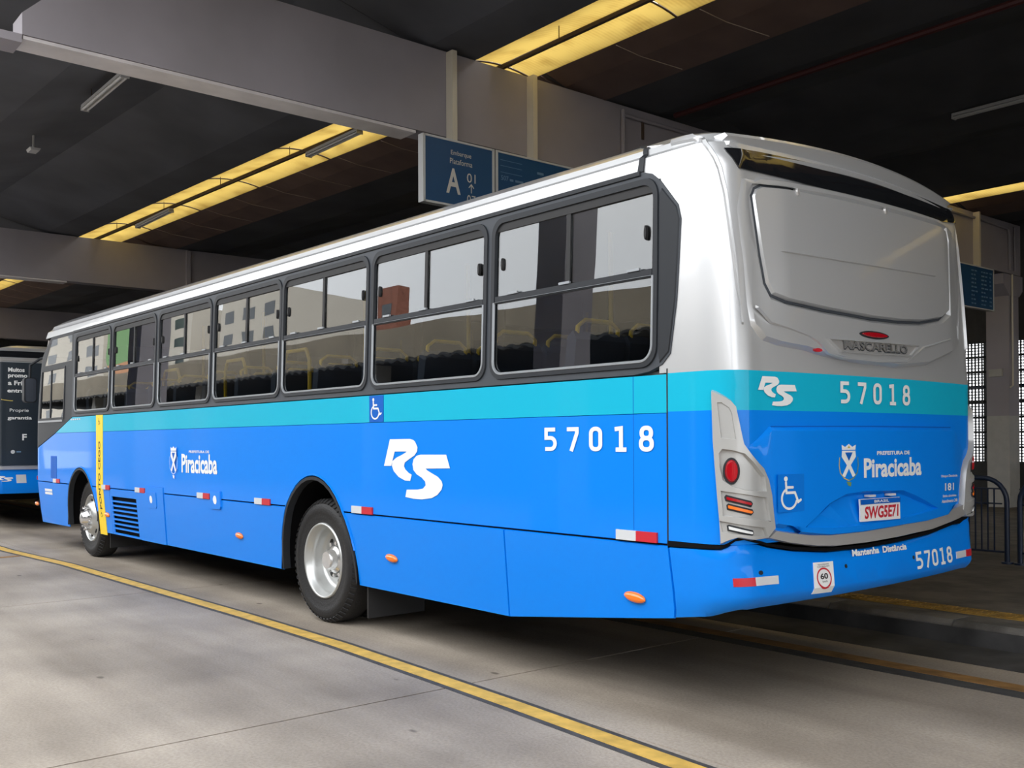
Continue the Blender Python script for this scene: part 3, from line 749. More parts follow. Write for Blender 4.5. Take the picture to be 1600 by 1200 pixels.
# amber side lamps
for (cx, cz) in ((-12.2, .596), (-9.04, .601), (-5.266, .61), (-2.672, .628), (-.261, .628)):
    y = tab(QT, cz)
    b = MB().ellipsoid((0, 0, 0), (.078, .024, .029)); b.v = [(cx+v[0]+(.012*v[2]/.029 if 0 else 0), y-.006+v[1], cz+v[2]-.10*v[0]) for v in b.v]
    b.build('side_marker_lamp', M['amber'], bus)
# ---- window band and windows
WX = [(-10.26, -8.90), (-8.75, -7.39), (-7.24, -5.90), (-5.77, -4.42), (-4.32, -3.0), (-2.87, -1.565), (-1.43, -.112)]
band = [(-10.40, 1.823), (-.23, 1.823), (-.12, 1.836), (-.03, 1.868), (.028, 1.925), (.07, 2.20), (.105, 2.62), (.085, 2.70), (-.05, 2.85), (-.12, 2.90), (-.20, 2.925), (-10.40, 2.925)]
holes = [rrect(a-.035, 1.872, b_+.035, 2.868, .09) for a, b_ in WX]
patch('window_band', band, M['band'], bus, -.02, .006, holes=holes, bev=.005)
patch('band_tip', [(-.05, 1.875), (.02, 1.935), (.06, 2.20), (.095, 2.62), (.075, 2.69), (-.04, 2.81), (-.062, 2.78), (-.062, 1.93)], M['trim'], bus, .004, .012, bev=.008)
patch('top_rail', rect(-10.40, 2.895, -.2, 2.93), M['trim'], bus, 0, .016, bev=.006)
for a, b_ in WX:
    o_ = rrect(a-.052, 1.857, b_+.052, 2.883, .11); i_ = rrect(a-.004, 1.904, b_+.004, 2.836, .075)
    w = patch('side_window', o_, M['trim'], bus, -.012, .017, holes=[i_], bev=.007)
    xm = (a+b_)/2
    patch('lower_pane', rrect(a-.01, 1.90, b_+.01, 2.352, .07, rs=(.07, .07, .004, .004)), M['glass'], w, .001, .004, cut=False)
    patch('sliding_pane', rrect(a-.01, 2.352, xm+.02, 2.84, .06, rs=(.004, .004, .004, .06)), M['glass'], w, -.004, -.001, cut=False)
    patch('sliding_pane', rrect(xm-.02, 2.352, b_+.01, 2.84, .06, rs=(.004, .004, .06, .004)), M['glass'], w, -.010, -.007, cut=False)
    patch('transom', rect(a-.01, 2.335, b_+.01, 2.392), M['trim'], w, -.012, .014, bev=.006)
    patch('seal', rrect(a-.022, 1.886, b_+.022, 2.352, .085, rs=(.09, .09, .005, .005)), M['seal'], w, .012, .021, holes=[rrect(a-.004, 1.905, b_+.004, 2.345, .075, rs=(.075, .075, .004, .004))], bev=.004)['label'] = 'light grey seal round the lower pane'
    patch('mullion', rect(xm-.017, 2.38, xm+.017, 2.836), M['black'], w, -.01, .004)
    patch('top_track', rect(a, 2.795, b_, 2.84), M['black'], w, -.01, .006)
    for xl in (a+.055, b_-.05):
        patch('latch', ellipse(xl, 2.587, .012, .042, 14), M['black'], w, -.004, .014, bev=.004)
    for xl in (a+.13, xm-.06, b_-.17):
        patch('clip', rect(xl, 2.386, xl+.09, 2.40), M['seal'], w, .008, .022)
# driver's bay
trim = [(-12.3, 1.366), (-11.15, 1.625), (-10.385, 1.823), (-10.385, 2.925), (-11.6, 2.925), (-12.3, 2.60)]
dw = rect(-11.95, 1.80, -10.74, 2.53); qw = [(-11.85, 2.57), (-10.46, 2.57), (-10.46, 2.90), (-11.55, 2.90)]
patch('driver_surround', trim, M['trim'], bus, -.02, .004, holes=[offset_poly(ccw(dw), .01), offset_poly(ccw(qw), .01)])
d_w = patch('driver_window', dw, M['trim'], bus, -.01, .012, holes=[offset_poly(ccw(dw), .035)], bev=.004)
patch('pane', offset_poly(ccw(dw), .02), M['glass'], d_w, -.002, .001)
patch('divider', rect(-11.42, 1.82, -11.39, 2.52), M['trim'], d_w, -.004, .010)
patch('sill', rect(-12.0, 1.772, -10.80, 1.80), M['seal'], d_w, 0, .016)
patch('quarter_glass', qw, M['glass'], bus, -.002, .002)
patch('number_box', rect(-11.38, .99, -11.10, 1.30), M['decal_blue'], bus, 0, .003)['label'] = 'dark blue blank patch ahead of the front wheel'
decal('small_lettering', join(*[poly_VF(rect(-11.72+.0*k, .80-.045*k, -11.35, .835-.045*k)) for k in range(2)]), M['white'], bus, .004)
txt('script_badge', 'nnav', -10.44, -9.95, 1.775, 1.80, M['grey_white'], bus, .004, 0) if False else decal('script_badge', join(*[poly_VF(rect(-10.44+.09*k, 1.782, -10.38+.09*k, 1.80)) for k in range(5)]), M['grey_white'], bus, .004)
# front end
fr_ = [(SS[0], .45), (-12.28, .36), (-12.28, 2.93), (SS[0], 2.93)]
patch('front_panel', fr_, [M['blue'], M['trim'], M['silver']], bus, -.02, 0, bands=[(1.36, 1), (2.75, 2)])
fr2 = [(2*SMID+12.28, .36), (2*SMID-SS[0]-.001, .45), (2*SMID-SS[0]-.001, 2.93), (2*SMID+12.28, 2.93)]
patch('front_panel', fr2, [M['blue'], M['trim'], M['silver']], bus, -.02, 0, bands=[(1.36, 1), (2.75, 2)])
mm = MB(); mm.prism(rrect(-.035, 2.09, .15, 2.47, .05), 'x', -12.80, -12.68); mir = mm.build('wing_mirror', M['trim'], bus)
MB().prism(rrect(-.02, 2.105, .135, 2.455, .045), 'x', -12.68, -12.672).build('mirror_glass', M['mirror'], mir)
MB().tube([(-12.74, .06, 2.45), (-12.76, .07, 2.66), (-12.70, .2, 2.76), (-12.3, .36, 2.80)], .02, 8).build('mirror_arm', M['trim'], mir)
# ---- roof and rear shell
SR = 2*SMID
patch('roof', [(-13.1, 2.925), (-.21, 2.925), (-.21, 3.3095), (-13.1, 3.3095)], M['silver'], bus, -.02, 0, back=False, sharp=16)
patch('roof', [(SR+.21, 2.925), (SR+13.1, 2.925), (SR+13.1, 3.3095), (SR+.21, 3.3095)], M['silver'], bus, -.02, 0, back=False, sharp=16)
patch('roof_strap', [(-.225, 2.92), (-.185, 2.92), (-.185, 3.30), (-.225, 3.30)], M['trim'], bus, -.012, .010)['label'] = 'dark joint strap over the roof edge'
patch('gutter_bead', [(-12.0, 3.045), (.17, 3.045), (SMID*.35, 3.02), (SMID*.35, 3.035), (.17, 3.062), (-12.0, 3.062)], M['silver'], bus, 0, .010, bev=.006) if False else None
patch('rear_shell', [(0, .955), (SR, .955), (SR, 2.92), (SR+.2, 2.92), (SR+.2, 3.3095), (-.215, 3.3095), (-.215, 2.86), (-.055, 2.86), (-.055, 1.828), (0, 1.828)], [M['blue'], M['teal'], M['silver']], bus, -.02, 0, bands=[(1.625, 1), (1.825, 2)], back=False, sharp=16)
rdg = [(.02,3.052),(.12,3.05),(.20,3.045),(.255,3.02),(.30,2.95),(.345,2.85),(.375,2.72),(.395,2.55),(.415,2.35),(.43,2.18),(.44,2.05)]
rw = [.018,.02,.022,.022,.021,.020,.019,.018,.016,.012,.004]
def ridge_band(p, w):
    L1 = []; L2 = []
    for i, q in enumerate(p):
        a = Vector(p[max(i-1, 0)]); c = Vector(p[min(i+1, len(p)-1)]); t = (c-a).normalized(); nn = Vector((-t.y, t.x))*w[i]
        L1.append((q[0]+nn.x, q[1]+nn.y)); L2.append((q[0]-nn.x, q[1]-nn.y))
    return L1+list(reversed(L2))
for on in (0, 1):
    q = ridge_band(rdg, rw); patch('corner_ridge', [(SR-a, z) for a, z in q] if on else q, M['silver'], bus, -.004, .016, bev=.011)
# brow around the rear panel, with recess
brow = [(.476,2.812),(.838,2.816),(1.254,2.831),(1.745,2.837),(2.366,2.851),(2.67,2.837),(2.768,2.728),(2.706,2.413),(2.693,2.23),(2.633,2.067),(2.485,2.006),(2.128,1.917),(1.747,1.883),(1.355,1.89),(1.037,1.916),(.882,1.940),(.68,1.955),(.559,1.978),(.495,2.046),(.47,2.164),(.453,2.401),(.424,2.64)]
pan = [(.538,2.719),(.559,2.758),(.604,2.779),(.798,2.788),(1.25,2.795),(1.608,2.80),(2.029,2.806),(2.432,2.810),(2.541,2.795),(2.565,2.732),(2.461,2.27),(2.344,2.219),(2.074,2.178),(1.81,2.162),(1.5,2.157),(1.058,2.172),(.75,2.194),(.643,2.219),(.603,2.276),(.577,2.413)]
pan = ccw(pan); brow = ccw(brow)
def brow_fn(s, z, d=0):
    k = max(.03, min(1, (s-.44)/.30))*max(.03, min(1, (SR-.44-s)/.30)); k = k+(1-k)*max(0, min(1, (2.12-z)/.15)); return skin(s, z, d*k if d > 0 else d)
patch('rear_brow', brow, M['silver'], bus, -.004, .030, holes=[offset_poly(pan, -.010)], bev=.022, fn=brow_fn)
patch('panel_gasket', offset_poly(pan, -.012), M['band'], bus, 0, .006, fn=brow_fn)
rpn = patch('rear_panel', pan, M['silver'], bus, 0, .034, bev=.010, fn=brow_fn)
patch('crease', [(.695,2.441),(1.21,2.436),(1.75,2.446),(2.289,2.470),(1.85,2.464),(1.5,2.462),(1.1,2.456)], M['silver'], rpn, .029, .044, bev=.006)
for (a, z) in ((.86, 2.775), (1.70, 2.79)):
    patch('catch', ellipse(a, z, .014, .022, 10), M['strip'], rpn, .029, .042, bev=.004)
step = [(.508,2.150),(.599,2.079),(.722,2.060),(.888,2.027),(.963,1.998),(1.039,1.943),(1.161,1.922),(1.498,1.916),(1.835,1.932),(2.051,2.027),(2.447,2.103)]
patch('brow_ridge', step+[(p[0], p[1]-.016) for p in reversed(step)], M['silver'], bus, .026, .040, bev=.005)
emb = ccw([(1.032,2.012),(1.998,2.028),(1.865,1.953),(1.583,1.945),(1.378,1.940),(1.145,1.941)])
ep = patch('emblem_plate', emb, M['silver'], bus, .026, .046, holes=[offset_poly(emb, .013)], bev=.005)
patch('plate_floor', offset_poly(emb, .012), M['strip'], ep, .026, .033)
V_, F_ = fit(text_polys('MASCARELLO', .02), 1.184, 1.838, 1.957, 2.003)
decal('emblem_lettering', ([(v[0], v[1]+.012*(v[0]-1.184)) for v in V_], F_), M['band'], ep, .0350)  # dark offset copy paints the shadow behind the bright letters
decal('emblem_lettering', ([(v[0]-.006, v[1]+.005+.012*(v[0]-1.184)) for v in V_], F_), M['chrome'], ep, .0400)
bl = patch('brake_light', [(p[0], p[1]) for p in ellipse(1.492, 2.056, .152, .025, 22)], M['trim'], bus, .02, .036, bev=.004)
patch('red_lens', ellipse(1.492, 2.056, .135, .018, 20), M['red_lens'], bl, .03, .042, bev=.006)
patch('red_sticker', ellipse(.965, 1.945, .032, .010, 10), M['red'], bus, .02, .034)
# dark glass strip under the spoiler, spoiler wing
patch('upper_rear_glass', [(.387,2.950),(.466,2.850),(.771,2.846),(1.213,2.838),(1.898,2.845),(2.557,2.856),(2.80,2.885),(2.80,2.965),(1.6,2.985),(.6,2.965),(.387,2.952)], M['gloss_black'], bus, 0, .008)
b = MB(); NY = 36; secs = []
for i in range(NY+1):
    y = .13+(W_-.26)*i/NY; u = (y-CY)/(CY-.13); e = 1-u*u; k = min(1, min(i, NY-i)/3.0); k2 = .25+.75*math.sqrt(k) if k < 1 else 1
    xe = .30+.085*e; zt = 3.075+.045*e
    zr = min(3.09+.05*e, {0: 3.06}.get(0)+.34*min(y, W_-y)); zt = min(zt-.048, 2.985+.42*min(y, W_-y))
    # closed section: roof root, crown ridge, face top, lip, under-lip, root under
    secs.append([(-.25, y, zr), (xe-.13, y, zt+.022*k2), (xe-.022, y, zt+.012), (xe-.002, y, zt-.008), (xe-.040, y, zt-.012-.056*k2), (xe+.012, y, zt-.020-.074*k2), (xe+.006, y, zt-.034-.082*k2), (xe-.12, y, zt-.045-.055*k2), (-.25, y, 2.95)])
n = 9; vs = [p for s_ in secs for p in s_]; fs = []
for i in range(NY):
    for k in range(n): fs.append((i*n+k, (i+1)*n+k, (i+1)*n+(k+1) % n, i*n+(k+1) % n))
fs += [tuple(range(n)), tuple(NY*n+k for k in reversed(range(n)))]
b.add(vs, fs).build('spoiler', M['silver'], bus, True, 14)
# lower hatch with crease, number plate recess
lower = [(.60,1.235),(.612,1.10),(.628,1.035),(.74,1.016),(.893,.997),(1.054,.988),(1.345,.988),(1.745,1.001),(2.139,1.032),(2.515,1.075),(2.53,1.14),(2.60,1.297),(2.655,1.40),(2.46,1.545),(1.5,1.546),(.60,1.542),(.47,1.44),(.545,1.338),(.58,1.275)]
lower = ccw(lower); rec = ccw([(.86,1.015),(1.040,1.118),(1.187,1.163),(1.363,1.172),(1.757,1.163),(1.894,1.131),(2.29,1.022),(2.05,1.014),(1.745,1.008),(1.345,.995),(1.054,.995)])
def hatch_fn(s, z, d=0):
    k = max(0, min(1, (s-.42)/.35))*max(0, min(1, (SR-.42-s)/.35)); return skin(s, z, .002+d*(k if z > 1.2 else max(k, .35)))
patch('hatch_gap', [(.615,1.541),(1.5,1.544),(2.46,1.544),(2.46,1.551),(1.5,1.552),(.615,1.546)], M['decal_blue'], bus, 0, .005)
hat = patch('engine_hatch', lower, M['blue'], bus, 0, .034, holes=[rec], bev=.020, fn=hatch_fn)
# sloping recess floor: deep at the top, flush at the bottom
def recess_fn(s, z, d=0): return skin(s, z, .004+.030*max(0, min(1, (1.13-z)/.12)) + d)
patch('plate_recess', offset_poly(rec, -.012), M['blue'], hat, 0, .001, fn=recess_fn, back=False)
patch('recess_facet', [(.86,1.012),(1.055,1.128),(1.23,1.008)], M['blue'], hat, 0, .001, fn=lambda s, z, d=0: skin(s, z, .006+.027*(s-.86)/.37+d), back=False)
patch('recess_facet', [(1.885,1.135),(2.30,1.020),(2.03,1.010)], M['blue'], hat, 0, .001, fn=lambda s, z, d=0: skin(s, z, .004+.029*(s-1.885)/.415+d), back=False)
sp_ = lambda s, z, d=0: skin(s, z, d)
pl = patch('number_plate', [(1.308,1.028),(1.715,1.024),(1.705,1.148),(1.298,1.150)], M['white'], hat, .034, .042)
decal('plate_band', poly_VF([(1.301,1.120),(1.706,1.118),(1.705,1.146),(1.300,1.148)]), M['decal_blue'], pl, .0468)
txt('plate_band_lettering', 'BRASIL', 1.43, 1.58, 1.126, 1.141, M['white'], pl, .0480, .02)
txt('plate_characters', 'SWG5E71', 1.345, 1.69, 1.040, 1.108, M['red'], pl, .0435, .03)
for xx in (1.39, 1.60): patch('plate_lamp', rect(xx, 1.158, xx+.06, 1.170), M['grey_white'], hat, .01, .045)
# strip and tail lamps
strip = [(.624,1.022),(.74,1.003),(.893,.984),(1.054,.975),(1.345,.975),(1.745,.988),(2.139,1.019),(2.565,1.063),(2.735,1.085),(2.75,1.008),(2.518,.972),(2.142,.932),(1.745,.912),(1.405,.902),(1.107,.902),(.944,.913),(.718,.947),(.564,.980)]
patch('rear_strip', strip, M['strip'], bus, 0, .030, bev=.006)
bt = [(.004,.925),(.196,.931),(.309,.933),(.347,.947),(.394,.973),(.444,.978),(.597,.937),(.79,.905),(1.05,.880),(1.404,.876),(1.743,.884),(2.141,.902),(2.519,.940),(2.80,.965)]
mb_ = [(SR-a, z) for a, z in bt if a < .6]
bt2 = bt[:-1]+list(reversed(mb_[:]))
patch('bumper_gap', [(0,.955),(.309,.950),(.347,.962),(.394,.986),(.444,.992),(.597,.952),(.79,.922),(1.05,.898),(1.404,.894),(1.743,.903),(2.141,.922),(2.519,.962),(2.80,1.0),(SR-.3,.955),(SR,.955),(SR,.918)]+[(a, z+.001) for a, z in reversed(bt2)]+[(0,.918)], M['under'], bus, -.03, .004)
clu = [(.264,1.728),(.29,1.719),(.314,1.707),(.341,1.693),(.368,1.675),(.395,1.644),(.405,1.596),(.417,1.534),(.433,1.458),(.476,1.402),(.534,1.338),(.573,1.275),(.595,1.197),(.607,1.105),(.622,1.029),(.565,.980),(.485,.974),(.4,.990),(.359,.978),(.308,.955),(.3,1.084),(.287,1.229),(.271,1.479)]
pk1 = [(.303,1.659),(.32,1.659),(.354,1.634),(.367,1.606),(.384,1.482),(.319,1.489)]
pk2 = [(.31,1.41),(.322,1.429),(.373,1.423),(.429,1.406),(.476,1.36),(.533,1.29),(.545,1.22),(.443,1.228),(.372,1.247),(.328,1.278),(.313,1.34)]
pk3 = [(.317,1.222),(.406,1.209),(.547,1.184),(.573,1.070),(.442,1.094),(.327,1.104)]
pk4 = [(.312,1.074),(.406,1.057),(.533,1.035),(.556,.992),(.444,1.008),(.324,1.023)]
def mirrored(p, on): return [(SR-a, z) for a, z in p] if on else list(p)
for on in (0, 1):
    mi = lambda p: ccw(mirrored(p, on))
    c = patch('tail_lamp_cluster', mi(clu), M['lamp_grey'], bus, 0, .034, holes=[offset_poly(mi(p), .004) for p in (pk1, pk2, pk3, pk4)], bev=.007)
    for p, dd in ((pk1, .026), (pk2, .012), (pk3, .020), (pk4, .020)):
        patch('pocket', offset_poly(mi(p), -.004), M['lamp_grey'], c, 0, dd)
    ax = SR-.368 if on else .368
    patch('lamp_ring', ellipse(ax, 1.322, .046, .068, 28), M['trim'], c, .010, .022, bev=.004)
    patch('round_red_lens', ellipse(ax, 1.322, .040, .061, 28), M['red_lens'], c, .012, .038, bev=.014)
    for ol, m1, m2, nm in (([(.332,1.194),(.338,1.204),(.466,1.172),(.474,1.160),(.466,1.144),(.336,1.176)], M['red_lens'], M['red_lens'], 'red_bar_lens'),
                           ([(.341,1.154),(.351,1.161),(.472,1.131),(.479,1.116),(.466,1.103),(.344,1.133)], M['trim'], M['amber'], 'amber_bar_lens'),
                           ([(.344,1.053),(.354,1.057),(.476,1.027),(.482,1.012),(.472,1.001),(.348,1.029)], M['trim'], M['clear_lens'], 'clear_bar_lens')):
        ol = mi(ol)
        patch('bar_frame', offset_poly(ol, -.003), M['trim'], c, .015, .028, bev=.003)
        patch(nm, offset_poly(ol, .004), m2, c, .02, .034, bev=.004)
# bumper
bb = [(.026,.548),(.219,.570),(.35,.587),(.577,.604),(.878,.612),(1.4,.626),(2.05,.636),(2.386,.639),(2.614,.643),(SR-.35,.63),(SR-.2,.61),(SR-.03,.60)]
ZT = sorted(bt2)
def bumper_fn(s, z, d=0):
    zt = tab(ZT, s); k = max(0, min(1, s/.5))*max(0, min(1, (SR-s)/.5)); k = k*k*(3-2*k)
    return skin(s, z, d-k*(.06*max(0, (.70-z)/.10)**2+.022*max(0, (z-zt+.055)/.055)**1.6))
patch('bumper', bb+list(reversed(bt2)), M['blue'], bus, -.03, .005, bev=.007, fn=bumper_fn, bands=[(z, 0) for z in (.615, .63, .645, .66, .68, .825, .84, .86, .872, .885, .90, .915, .94, .955)], sharp=40)
MB().box((-.1, .25, .70), (.30, W_-.25, .74)).build('bumper_underside', M['under'], bus, False)
for (s_, z) in ((.521,.81),(1.203,.791),(1.917,.783)):
    patch('bolt', ellipse(s_, z, .010, .011, 10), M['trim'], bus, 0, .009)
r_ = patch('reflective_tape', [(.355,.748),(.484,.748),(.486,.790),(.357,.790)], M['red'], bus, 0, .008); patch('white_half', [(.484,.748),(.634,.745),(.64,.787),(.486,.790)], M['grey_white'], r_, 0, .008)
r_ = patch('reflective_tape', [(2.51,.726),(2.67,.726),(2.675,.768),(2.515,.768)], M['grey_white'], bus, 0, .008); patch('red_half', [(2.67,.726),(2.80,.726),(2.80,.768),(2.675,.768)], M['red'], r_, 0, .008)
st = patch('speed_sticker', [(.900,.668),(1.072,.664),(1.092,.826),(.925,.830)], M['white'], bus, .004, .0085, fn=bumper_fn)
decal('red_ring', stroke_polys([ellipse(.996,.745,.058,.050,28)+[(1.054,.745)]], .009), M['red'], st, .0095)
txt('speed_number', '60', .965, 1.03, .739, .770, M['decal_black'], st, .0095, .03)
txt('speed_lettering', 'km/h', .978, 1.02, .722, .732, M['decal_black'], st, .0095, .01)
txt('speed_lettering', 'VELOCIDADE', .955, 1.05, .812, .819, M['decal_black'], st, .0095, .01); txt('speed_lettering', 'CONTROLADA', .95, 1.055, .801, .808, M['decal_black'], st, .0095, .01)
# ---- livery lettering on the flank
def fleet_number(s0, s1, z0, z1, d, pitch):
    V, F = fit(digits_polys('57018', pitch, .27), s0, s1, z0, z1); cut = 0
    n = [len(stroke_polys(DIG[ch], .27)[0]) for ch in '57018']
    for k in n:
        decal('number_digit', ([V[i] for i in range(cut, cut+k)], [tuple(i-cut for i in f) for f in F if cut <= f[0] < cut+k]), M['white'], bus, d); cut += k
fleet_number(-.960, -.092, 1.412, 1.556, .004, 1.73)
decal('company_logo', rs_logo(), M['white'], bus)
wp = patch('wheelchair_sign', rect(-2.93, 1.622, -2.735, 1.818), M['decal_blue'], bus, 0, .004); decal('wheelchair_symbol', fit(wheelchair(), -2.905, -2.755, 1.64, 1.80), M['white'], wp, .0055)
txt('city_name', 'Piracicaba', -6.595, -5.70, 1.168, 1.362, M['white'], bus, .004, .03)
txt('city_caption', 'PREFEITURA DE', -6.40, -5.89, 1.372, 1.398, M['white'], bus, .004, .02)
crest('city_crest', -6.92, -6.655, 1.10, 1.44, bus, True)
ys = patch('warning_stripe', rect(-9.372, .345, -9.118, 1.824), M['yellow'], bus, 0, .005)
decal('warning_lettering', fit(rot90(text_polys('PONTO CEGO', .02), 1), -9.285, -9.205, .66, 1.50), M['decal_black'], ys, .0065)
for z in (1.70, .56): decal('warning_mark', fit(wheelchair(), -9.285, -9.205, z, z+.085), M['decal_black'], ys, .0065)
# ---- livery lettering on the rear
decal('company_logo', fit(rs_logo(), .524, .812, 1.648, 1.797), M['white'], bus, .006)
fleet_number(1.180, 1.905, 1.668, 1.792, .006, 1.73)
fleet_number(1.942, 2.442, .708, .812, .008, 1.25)
txt('warning_lettering', 'Mantenha', 1.272, 1.540, .836, .874, M['white'], bus, .008, .04); txt('warning_lettering', 'Distância', 1.577, 1.846, .834, .872, M['white'], bus, .008, .04)
txt('city_name', 'Piracicaba', 1.345, 1.972, 1.264, 1.372, M['white'], bus, .0385, .032)
txt('city_caption', 'PREFEITURA DE', 1.476, 1.832, 1.388, 1.410, M['white'], bus, .0385, .035)
crest_d = bpy.data.objects.new('city_crest', None)
def crest_rear():
    global decal
    old = decal
    def up(name, VF, m, parent, d=.004, **k): return old(name, VF, m, parent, d+.0225, **k)
    decal = up
    crest('city_crest', 1.098, 1.315, 1.222, 1.452, hat, False)
    decal = old
crest_rear()
bq = patch('wheelchair_sign', rect(.628, 1.108, .828, 1.30), M['decal_blue2'], hat, .034, .0362)
decal('wheelchair_symbol', fit(wheelchair(), .648, .806, 1.118, 1.29), M['white'], bq, .0375)
txt('hotline_number', '181', 2.287, 2.418, 1.160, 1.206, M['white'], bus, .0385, .02)
for t_, a, b_, z in (('Disque Denúncia', 2.235, 2.473, 1.238), ('Sigilo absoluto', 2.254, 2.455, 1.116), ('Atendimento 24h', 2.238, 2.472, 1.088)):
    txt('hotline_caption', t_, a, b_, z, z+.020, M['white'], bus, .0385, .02)
# ---- wheels
def wheel(cx, y0, sgn, rear_):
    """outer tyre wall at y0; sgn +1 means the axle runs towards +Y"""
    w = bpy.data.objects.new('wheel', None); link(w, bus, (cx, y0, .505))
    Rw = .505
    S = lambda prof: [(r, h*sgn) for r, h in prof]
    def ty(off):
        b = MB(); b.lathe([(r, off+h) if sgn > 0 else (r, -(off+h)) for r, h in [(.300,.035),(.318,.012),(.345,.010),(.36,.004),(.385,.006),(.395,-.001),(.43,-.001),(.46,.008),(.485,.03),(.500,.055),(.505,.085),(.5055,.14),(.505,.195),(.500,.225),(.485,.25),(.43,.28),(.34,.27),(.300,.245)]], (cx, y0, Rw), n=56, close=True)
        for k in range(56):   # shoulder lugs
            a = 2*math.pi*(k+.5)/56; t = .035
            c_, s_ = math.cos(a), math.sin(a); 
            p = [(cx+r*math.cos(a+da), y0+sgn*(off+h), Rw+r*math.sin(a+da)) for (r, h) in ((.470,.010),(.502,.05)) for da in (-t, t)]
            q = [(cx+(r+.006)*math.cos(a+da*.8), y0+sgn*(off+h-.004), Rw+(r+.006)*math.sin(a+da*.8)) for (r, h) in ((.470,.010),(.500,.05)) for da in (-t, t)]
            b.add(p+q, [(4,5,7,6),(0,1,5,4),(1,3,7,5),(3,2,6,7),(2,0,4,6)])
        b.build('tyre', M['tyre'], w, True, 40, fix=False)
    ty(0)
    if rear_: ty(.34)
    if rear_:
        rim = [(.312,.020),(.306,.006),(.298,.004),(.288,.012),(.283,.035),(.268,.05),(.258,.09),(.255,.145),(.238,.165),(.215,.172),(.20,.172),(.15,.168),(.145,.16)]
        b = MB().lathe(S(rim), (cx, y0, Rw), n=48); b.build('rim', M['rim'], w, True, 60, fix=False)
        MB().lathe(S([(.15,.165),(.0,.165)]), (cx, y0, Rw), n=32).build('rim_disc', M['rim'], w, True, fix=False)
        hub = [(.115,.165),(.11,.12),(.085,.105),(.08,.06),(.07,.045),(.0,.042)]; hz = .165; nr = .135; hr = .185
    else:
        rim = [(.312,.030),(.304,.012),(.296,.008),(.287,.014),(.280,.04),(.270,.055),(.262,.06),(.25,.045),(.21,.01),(.195,-.01),(.165,-.028),(.12,-.03)]
        b = MB().lathe(S(rim), (cx, y0, Rw), n=48); b.build('rim', M['rim'], w, True, 60, fix=False)
        hub = [(.125,-.028),(.115,-.03),(.11,-.055),(.085,-.075),(.07,-.11),(.055,-.118),(.0,-.12)]; hz = -.028; nr = .148; hr = .225
    MB().lathe(S(hub), (cx, y0, Rw), n=32).build('hub', M['chrome'], w, True, 40, fix=False)
    nut = None
    for k in range(10):
        a = 2*math.pi*(k+.3)/10; p = (cx+nr*math.cos(a), y0+sgn*hz, Rw+nr*math.sin(a))
        if nut is None:
            n0 = p; nut = MB().tube([p, (p[0], p[1]-sgn*.045, p[2])], .017, 6).build('lug_nut', M['chrome'], w, False)
        else:
            o = nut.copy(); C.objects.link(o); o.location = nut.location+Vector((p[0]-n0[0], 0, p[2]-n0[2]))
    vent = None
    for k in range(8):
        a = 2*math.pi*k/8; p = (cx+hr*math.cos(a), y0+sgn*(.172 if rear_ else .021), Rw+hr*math.sin(a))
        e = []
        for i in range(14):
            t = 2*math.pi*i/14; u, v = .024*math.cos(t), .032*math.sin(t)
            e.append((p[0]+u*math.cos(a)-v*math.sin(a), p[2]+u*math.sin(a)+v*math.cos(a)))
        MB().prism(e, 'y', p[1]-sgn*.004, p[1]+sgn*.004).build('vent_hole', M['black'], w, False)
    return w
wheel(-3.80, .07, 1, True); wheel(-3.80, W_-.07, -1, True); wheel(-9.99, .11, 1, False); wheel(-9.99, W_-.11, -1, False)
for cx, r in ((-3.8, .07), (-9.99, .06)): MB().tube([(cx, .25, .505), (cx, W_-.25, .505)], r, 12).build('axle', M['under'], bus)
MB().box((-3.14, .10, .12), (-3.12, .62, .45)).build('mud_flap', M['black'], bus, False); MB().box((-9.3, .14, .17), (-9.28, .60, .45)).build('mud_flap', M['black'], bus, False)
MB().box((-3.14, W_-.62, .12), (-3.12, W_-.10, .45)).build('mud_flap', M['black'], bus, False)
MB().box((-12.1, .35, .50), (-.2, W_-.35, .86)).build('chassis', M['under'], bus, False)
for a, b_ in ((-9.3, -4.5), (-3.1, -.15)): MB().box((a, .05, .62), (b_, W_-.05, .93)).build('underfloor_box', M['under'], bus, False)
# ---- far flank (kept simple) and interior
MB().box((-12.1, W_-.03, .55), (0, W_, 1.90)).build('far_side_panel', M['blue'], bus, False)
for k in range(9):
    X = -12.0+1.5*k; MB().box((X-.06, W_-.05, 1.90), (X+.06, W_-.02, 2.94)).build('window_pillar', M['band'], bus, False)
MB().box((-12.0, W_-.045, 1.90), (-.0, W_-.035, 2.92)).build('far_side_glass', M['glass'], bus, False)
MB().box((-12.0, .04, 1.23), (.1, W_-.05, 1.26)).build('cabin_floor', M['inside'], bus, False)
MB().box((-11.8, .16, 2.94), (-.2, W_-.16, 2.98)).build('cabin_ceiling', M['inside'], bus, False)
MB().box((.12, .1, 1.0), (.15, W_-.1, 2.95)).build('cabin_bulkhead', M['inside'], bus, False)
MB().box((-12.0, .03, 1.26), (0, .06, 1.84)).build('cabin_side_lining', M['inside'], bus, False)
seat_proto = None
